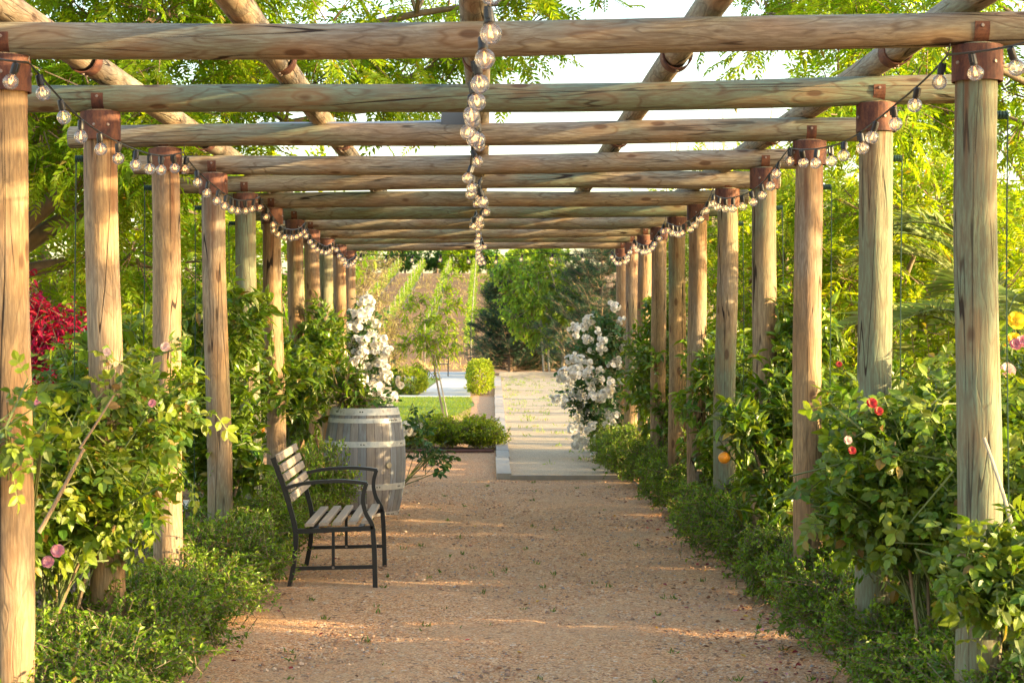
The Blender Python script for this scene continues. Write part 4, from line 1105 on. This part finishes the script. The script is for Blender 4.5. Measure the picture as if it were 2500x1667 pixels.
# trees beyond the court
def conifer(label, base, h, r, seed, n=230, m=None):
    q = np.random.default_rng(seed); root = thing("conifer", label, "conifer", base)
    gt = G().add(*ring_tube([(0, 0, -.1), (0, 0, h * .5), (.05, 0, h)], [.09, .06, .01], 8)); gc = G()
    t = q.uniform(.0, 1, n) ** 1.15; z = .08 + h * t * .97; a = q.uniform(0, 6.28, n); R_ = r * (1 - t) ** .7 * q.uniform(.6, 1.15, n) + .15
    d = np.stack([np.cos(a), np.sin(a)], 1)
    A = np.concatenate([d * 0, z[:, None]], 1); B = np.concatenate([d * R_[:, None] * .6, (z + R_ * .05)[:, None]], 1); E = np.concatenate([d * R_[:, None], (z + R_ * .38)[:, None]], 1)
    gt.add(*sticks(A, B, .016, .011, 4)); gt.add(*sticks(B, E, .011, .006, 4))
    # side twigs, each a bottle brush of needles
    S0, S1 = [], []
    for u in (.3, .5, .7, .9):
        for sgn in (-1, 0, 1):
            p = A + (B - A) * min(1, u * 1.6) if u < .6 else B + (E - B) * (u - .5) * 2
            sd = np.stack([-d[:, 1], d[:, 0], d[:, 0] * 0], 1) * sgn * .8 + np.concatenate([d, d[:, :1] * 0 + .55], 1)
            S0.append(p); S1.append(p + nrm(sd + q.normal(0, .25, sd.shape)) * q.uniform(.2, .42, n)[:, None])
    S0, S1 = np.concatenate(S0), np.concatenate(S1)
    gt.add(*sticks(S0, S1, .006, .004, 3))
    add_leaves(gc, leaves_on(S0, S1, 20, LT_NEEDLE, .17, q, .9, .75, -.05, .05, .6, 0, .6))
    gt.obj("trunk", M['bark'], root); gc.obj("crown", m or M['pine'], root)
    return root
conifer("dark blue green conifer at the far left end of the court", (1.0, 66, 0), 3.9, 1.5, 1)
conifer("dark conifer behind the yellow green staked tree", (2.3, 67, 0), 3.9, 1.9, 2)
conifer("tall dark pine at the far right end of the court", (4.05, 61.5, 0), 5.6, 2.3, 3)
def staked(label, base, cc, cr, seed, stakes):
    r = tree("staked_tree", label, base, 1.5, .06, cc, cr, 60, .55, 12, 8, LT_SIMPLE, .19, M['vine'], M['bark2'], seed, nlimb=6, droop=.5)
    for x, y in stakes: G().add(*ring_tube([(x, y, -.05), (x - .12, y, 2.0)], .035, 7)).obj("stake", M['stake'], r)
staked("yellow green tree with two tall stakes at the far end of the court", (2.75, 63, 0), (-.5, 0, 3.0), (1.75, 1.3, 1.8), 521, [(-.42, -.2), (-.6, .2)])
tree("leafy_tree", "pale green tree between the conifer and the vineyard", (1.2, 72, 0), 1.2, .1, (0, 0, 3.1), (1.3, 1.2, 1.5), 40, .6, 12, 7, LT_SIMPLE, .2, M['pist'], M['bark'], 522)
# unseen shrubs and trees added on the right to shade path and posts
for n_, (x, y, h) in enumerate([(3.3, 2.2, 1.0), (3.9, 4.3, 1.05), (3.4, 6.2, .95), (4.2, 7.8, 1.05)]):
    bushy(f"unseen green shrub added for shade right of the view, {ONTH[n_]} from the camera", (x, y, 0), [((0, 0, .5 * h), (.55, 1.0, .52 * h), 200)], M['citrus'], LT_SIMPLE, .10, 110 + n_, group="unseen shrubs shading the path from the right")
for n_, (x, y) in enumerate([(7.2, 1.2), (6.9, 9.6), (7.3, 4.6)]):
    tree("pistache_tree", f"feathery leaved shade tree added outside the view on the right, {ONTH[n_]} from the camera", (x, y, 0), 2.0, .13, (0, 0, 4.1), (1.4, 1.7, 1.1), 22, .6, 9, 5, LT_PIST, .28, M['pist'], M['bark'], 560 + n_, nlimb=6, zmin=3.1)
# screen of garden trees on the right that filters the low sun
for n_, (x, y, s) in enumerate([(9.5, 27, 1.0), (10.5, 32, 1.1), (9.2, 38, 1.0), (10.2, 44, 1.05), (9.6, 50.5, 1.0), (10.4, 57, 1.1)]):
    tree("garden_tree", f"sunlit green tree on the far right, {ONTH[n_]} from the near end of its row", (x, y, 0), 2.1 * s, .15, (0, 0, 4.0 * s), (1.7 * s, 1.5 * s, 1.6 * s), 18, .65, 8, 6, LT_SIMPLE, .22, M['lime'], M['bark'], 530 + n_, group="garden trees beyond the court on the right")

sh0 = None  # shrub row added to throw stripes of shade across court and lawn
for n_ in range(22):
    y = 20.6 + n_ * 1.9 + rg.uniform(-.3, .3)
    lb = f"low round shrub added right of the court to stripe it with shade, {ONTH[n_]} of its row counted from the pergola"
    if sh0 is None: sh0 = bushy(lb, (5.4, y, 0), [((0, 0, .45), (.6, .55, .5), 170)], M['rose'], LT_SIMPLE, .11, 140, K=8, group="low shrubs added to stripe the court with shade")
    else: copy_tree(sh0, None, (5.4 + rg.uniform(-.2, .2), y, 0), rg.choice([0, math.pi]), lb, (1, rg.uniform(.5, .85), rg.uniform(.9, 1.75)))
# ------------------------------------------------------------------ vineyard on the hill
def vine_row(x, seed, label):
    q = np.random.default_rng(seed); root = thing("vine_row", label, "vine row", (x, 82, 0), 0, "rows of grapevines on the hillside")
    L = 68; n = 2000
    y = q.uniform(0, L, n); keep = (np.sin(y * 2.6 + seed) + q.normal(0, .7, n)) > -.9; y = y[keep]; n = len(y)
    E = np.stack([q.normal(0, .10, n), y, .6 + q.beta(2, 2.4, n) * .85], 1); E[:, 2] += hill_z(0, y + 82)
    A = E - rdirs(n, q) * .18
    g = G(); add_leaves(g, leaves_on(A, E, 4, LT_SIMPLE, .14, q, .5, .9, .2, .1, .6, 0, .8)); g.obj("foliage", M['vine'], root)
    g = G(); yp = np.arange(0, L, 1.9); zp = hill_z(0, yp + 82)
    g.add(*sticks(np.stack([yp * 0, yp, zp - .1], 1), np.stack([q.normal(0, .04, len(yp)), yp, zp + .95], 1), .035, .025, 5)); g.obj("vine_stocks", M['bark'], root)
    g = G(); yp = np.arange(0, L, 5.7); zp = hill_z(0, yp + 82)
    g.add(*sticks(np.stack([yp * 0 + .1, yp, zp - .1], 1), np.stack([yp * 0 + .1, yp, zp + 1.75], 1), .03, .03, 4))
    g.add(*ring_tube(np.stack([yp * 0 + .1, yp, zp + .45], 1), .02, 4)); g.obj("trellis", M['black_plastic'], root)
rows = [-13.2, -11.1, -9.0, -6.9, -4.95, -2.75, -.65, 1.45, 3.55, 5.65]
for n_, x in enumerate(rows):
    vine_row(x, 600 + n_, f"green vine row on the hill, {ONTH[n_]} from the left")
rg2 = np.random.default_rng(77)
for n_ in range(11):
    x = -15 + n_ * 2.1 + rg2.uniform(-.4, .4)
    tree("hilltop_tree", f"leafy tree on the vineyard crest, {ONTH[n_]} from the left", (x, 160 + rg2.uniform(-4, 5), 6.4), .9, .1, (0, 0, 1.5 + rg2.uniform(-.2, .35)), (1.3, 1.3, 1.1), 34, .55, 10, 5, LT_SIMPLE, .34, M['dark'] if n_ % 3 else M['pist'], M['bark'], 700 + n_, group="trees along the vineyard crest")

# far garden chairs on the patio
def chair(label, x, y, rz):
    c = thing("garden_chair", label, "chair", (x, y, .002), rz, "black garden chairs on the far patio")
    g = G(); g.add(*box((0, 0, .43), (.5, .5, .03))); g.obj("seat", M['black_metal'], c)
    g = G()
    for k in range(5): g.add(*box((-.2 + .1 * k, .27, .66), (.03, .015, .42)))
    g.add(*box((0, .27, .885), (.5, .025, .03))); g.obj("backrest", M['black_metal'], c)
    for sx in (-.24, .24):
        for sy in (-.23, .25): G().add(*box((sx, sy, .21), (.03, .03, .42))).obj("leg", M['black_metal'], c)
        g = G(); g.add(*box((sx, 0, .66), (.04, .52, .025))); g.add(*box((sx, -.24, .55), (.03, .025, .22))); g.obj("armrest", M['black_metal'], c)
chair("black garden chair on the far patio, facing left", -.28, 63.0, rad(-90))
chair("black garden chair on the far patio, facing right", -1.45, 63.2, rad(90))

# ------------------------------------------------------------------ palm and tall stems on the right
def palm(label, base, seed, n=22, L=1.9):
    q = np.random.default_rng(seed); root = thing("palm", label, "palm", base)
    G().add(*ring_tube([(0, 0, -.05), (0, 0, .5), (0, 0, .9)], [.2, .18, .13], 12)).obj("trunk", M['bark'], root)
    T, Fi = leaf_tpl(.04, 2, .2, .12)
    for k in range(n):
        a = k * 2.4 + q.normal(0, .2); el = q.uniform(.15, 1.25)
        d = np.array([math.cos(a), math.sin(a), 0]); l = L * q.uniform(.8, 1.1)
        P = bez((0, 0, .85), d * l * .5 * math.cos(el) + [0, 0, .85 + l * .75 * math.sin(el) + .2], d * l * (.35 + .65 * math.cos(el)) + [0, 0, .8 + l * .8 * math.sin(el) - .25], 30)
        g = G().add(*ring_tube(P, np.linspace(.014, .003, 30), 4), mi=1)
        tt = nrm(np.gradient(P, axis=0))
        pp = np.repeat(P[4:], 4, 0) + np.tile(np.linspace(0, 1, 4)[:, None], (26, 1)) * np.repeat(np.gradient(P, axis=0)[4:], 4, 0) * .5; t2 = np.repeat(tt[4:], 4, 0)
        sd = nrm(np.cross(t2, [0, 0, 1.0])) * np.tile([1, -1, 1, -1], 26)[:, None]
        D = sd * .85 + t2 * .6 + [0, 0, .2] + q.normal(0, .13, sd.shape)
        V, f = place(T, Fi, pp, D, np.tile([[0, 0, 1.0]], (len(pp), 1)) + q.normal(0, .15, sd.shape), .38 * np.sin(np.linspace(.35, 2.7, len(pp))).clip(.3))
        g.add(V, f, 0, q.uniform(0, 1)); g.obj("frond", [M['palm'], M['stem']], root)
palm("date palm with arching grey green fronds behind the nearest right posts", (4.0, 13.0, .3), 4)
ts = thing("tall_stem_plant", "tall dry thin stemmed plant rising behind the right beams", "plant", (4.15, 31, 0))
q = np.random.default_rng(8); n = 26
A = np.stack([q.normal(0, .15, n), q.normal(0, .15, n), np.zeros(n)], 1); E = A * 3.2 + np.stack([q.normal(0, .2, n), q.normal(0, .2, n), q.uniform(4.3, 5.6, n)], 1)
G().add(*sticks(A, E, .02, .008, 5)).obj("stems", plain("straw_stem", (.42, .33, .14), .7), ts)

# green cables hanging beside the posts
cab = plain("dark_green_cable", (.012, .045, .03), .5)
for side, idx in (('R', (0, 1, 2, 3, 4)), ('L', (1, 2, 3, 4))):
    for i in idx:
        x, y = POSTX[(side, i)]; sg = 1 if side == 'R' else -1
        o = thing("cable", f"thin green cable hanging beside the {ORD[i]} {'right' if sg > 0 else 'left'} post", "cable", (x + sg * .13, y + .06, .3))
        z = np.linspace(0, 2.15, 40); g = G()
        g.add(*ring_tube(np.stack([.004 * np.sin(z * 3 + i), .0 * z, z], 1), .0030, 5)); g.obj("cord", cab, o)
        g = G()
        for r_ in range(4): g.add(*ring_tube([(-sg * .045 + sg * .012 * r_, 0, 2.15), (-sg * .045 + sg * .012 * (r_ + .7), 0, 2.15)], .016, 8))
        g.add(*ring_tube([(-sg * .05, 0, 2.15), (0, 0, 2.15)], .008, 6)); g.obj("insulator", cab, o)

# small odds and ends
def rod(name, label, a, b, r0, r1, m, cat):
    g = G().add(*ring_tube(bez(a, (np.array(a) + np.array(b)) / 2 + [.01, 0, .01], b, 8) - np.array(a), np.linspace(r0, r1, 8), 7)); o = g.obj(name, m, None, a)
    return tag(o, label, cat)
px = lambda u, v, Y: ((u - 1179) / F * Y, Y, EYE - (v - 804) / F * Y)
rod("garden_stake", "bare grey stake leaning against the nearest right post", px(2487, 1345, 6.45), px(2402, 1068, 6.5), .008, .006, M['stake'], "stake")
rod("garden_stake", "short grey stake leaning in the hedge by the sixth right post", px(1737, 1270, 13.9), px(1688, 1225, 13.7), .007, .006, M['stake'], "stake")
rod("cut_cane", "cut brown rose cane slanting between the two nearest left posts", px(95, 1300, 7.5), px(205, 1095, 7.6), .010, .007, M['cane'], "cane")
rod("cut_cane", "pale cut rose cane above the brown one on the left", px(195, 1095, 7.55), px(278, 965, 7.6), .006, .004, M['cane'], "cane")
pl = G().add(*lathe([(.0003, -.04)] + [(.045 * math.cos(x), .04 * math.sin(x)) for x in np.linspace(-1.4, 1.4, 10)] + [(.0003, .04)], 16), smooth=True)
tag(pl.obj("cord_ball", plain("teal_twine", (.015, .13, .12), .8, nscale=90, bump=.8), None, px(826, 853, 21.95)), "small teal ball of twine hung on a left post above the barrel", "twine")

# loose stones, petals and weeds on the gravel
q = np.random.default_rng(31)
def scatter(name, n, m, fn, cat=None):
    g = G(); fn(g, n); o = g.obj(name, m); return tag(o, kind='stuff')
ico = np.array([[0, 0, 1], [.9, 0, .35], [.28, .85, .35], [-.72, .52, .35], [-.72, -.52, .35], [.28, -.85, .35], [.72, .52, -.3], [-.28, .85, -.3], [-.9, 0, -.3], [-.28, -.85, -.3], [.72, -.52, -.3]])
icf = np.array([[0, 1, 2], [0, 2, 3], [0, 3, 4], [0, 4, 5], [0, 5, 1], [1, 6, 2], [2, 6, 7], [2, 7, 3], [3, 7, 8], [3, 8, 4], [4, 8, 9], [4, 9, 5], [5, 9, 10], [5, 10, 1], [1, 10, 6]])
def pebbles(g, n):
    y = 7.6 + 12 * q.uniform(0, 1, n) ** 1.6; x = q.uniform(-1.5, 1.72, n)
    r = q.lognormal(-5.0, .38, n).clip(.003, .016)
    V = ico[None] * q.uniform(.6, 1.3, (n, 11, 1)); V = V * r[:, None, None] * [1, 1, .7]
    V = V + np.stack([x, y, r * .25], 1)[:, None]
    g.add(V.reshape(-1, 3), (np.arange(n)[:, None, None] * 11 + icf[None]).reshape(-1, 3), 0, np.repeat(q.uniform(0, 1, n), 15))
pm_, t_, p_ = mat("loose_pebbles"); b_ = NB(t_)
at_ = b_.n("ShaderNodeAttribute", attribute_name="tint")
b_.l(b_.ramp(at_.outputs["Fac"], [(0, (.50, .29, .17)), (.3, (.38, .2, .11)), (.5, (.58, .40, .27)), (.7, (.25, .15, .1)), (.9, (.30, .26, .24))], 'CONSTANT'), p_.inputs["Base Color"]); p_.inputs["Roughness"].default_value = .85
scatter("loose_gravel", 14000, pm_, pebbles)
def petals(g, n):
    T, Fi = leaf_tpl(.7, 8, .3, -.2)
    y = 7.8 + 10 * q.uniform(0, 1, n) ** 1.5; x = np.where(q.random(n) < .75, 1.62 - np.abs(q.normal(0, .22, n)), q.uniform(-1.4, 1.6, n))
    V, f = place(T, Fi, np.stack([x, y, np.full(n, .008)], 1), np.stack([q.normal(0, 1, n), q.normal(0, 1, n), q.normal(0, .15, n)], 1), np.tile([[0, 0, 1.0]], (n, 1)) + q.normal(0, .3, (n, 3)), q.uniform(.018, .04, n))
    g.add(V, f, 0, np.repeat(q.uniform(0, 1, n), len(Fi)))
pm2, t_, p_ = mat("fallen_petal"); b_ = NB(t_)
at_ = b_.n("ShaderNodeAttribute", attribute_name="tint")
b_.l(b_.ramp(at_.outputs["Fac"], [(0, (.22, .02, .035)), (.4, (.16, .07, .03)), (.65, (.55, .32, .04)), (.8, (.30, .12, .06)), (.92, (.5, .2, .22))], 'CONSTANT'), p_.inputs["Base Color"]); p_.inputs["Roughness"].default_value = .7
scatter("fallen_petals", 280, pm2, petals)
def weeds(g, n):
    y = 8.4 + 11 * q.uniform(0, 1, n) ** 1.4; x = q.uniform(-1.35, 1.6, n)
    c = np.repeat(np.stack([x, y, np.zeros(n)], 1), 9, 0) + q.normal(0, .012, (n * 9, 3)) * [1, 1, 0]
    T, Fi = leaf_tpl(.22, 2, .2, .2)
    V, f = place(T, Fi, c, q.normal(0, .6, (n * 9, 3)) + [0, 0, .9], q.normal(0, 1, (n * 9, 3)), q.uniform(.015, .045, n * 9)); g.add(V, f, 0, np.repeat(q.uniform(0, .6, n * 9), len(Fi)))
scatter("gravel_weeds", 75, M['box'], weeds)
def court_weeds(g, n):
    y = q.uniform(21, 60, n); x = .45 + .3 * (y - 19.9) / 41 + q.beta(.8, 1.3, n) * 3.2
    y = 21 + 40 * q.beta(1.6, 1.0, n)
    c = np.repeat(np.stack([x, y, np.full(n, .02)], 1), 8, 0) + q.normal(0, .05, (n * 8, 3)) * [1, 1, 0]
    T, Fi = leaf_tpl(.16, 2, .2, .2)
    V, f = place(T, Fi, c, q.normal(0, .5, (n * 8, 3)) + [0, 0, .9], q.normal(0, 1, (n * 8, 3)), q.uniform(.03, .09, n * 8)); g.add(V, f, 0, np.repeat(q.uniform(.3, 1, n * 8), len(Fi)))
scatter("court_weeds", 260, M['vine'], court_weeds)
def hill_weeds(g, n):
    y = q.uniform(72, 150, n); x = q.uniform(-14, 7, n)
    c = np.repeat(np.stack([x, y, hill_z(x, y) - .016], 1), 6, 0) + q.normal(0, .15, (n * 6, 3)) * [1, 1, 0]
    T, Fi = leaf_tpl(.16, 2, .2, .2)
    V, f = place(T, Fi, c, q.normal(0, .5, (n * 6, 3)) + [0, 0, .9], q.normal(0, 1, (n * 6, 3)), q.uniform(.1, .3, n * 6)); g.add(V, f, 0, np.repeat(q.uniform(.3, 1, n * 6), len(Fi)))
scatter("hill_weeds", 2000, M['olive'], hill_weeds)
def blades(g, n):
    y = q.uniform(32.4, 43.9, n); x = q.uniform(-5, -.25, n)
    T, Fi = leaf_tpl(.12, 2, .2, .2)
    V, f = place(T, Fi, np.stack([x, y, np.zeros(n)], 1), q.normal(0, .45, (n, 3)) + [0, 0, .9], q.normal(0, 1, (n, 3)), q.uniform(.025, .055, n)); g.add(V, f, 0, np.repeat(q.uniform(0, 1, n), len(Fi)))
scatter("lawn_blades", 26000, M['lime'], blades)
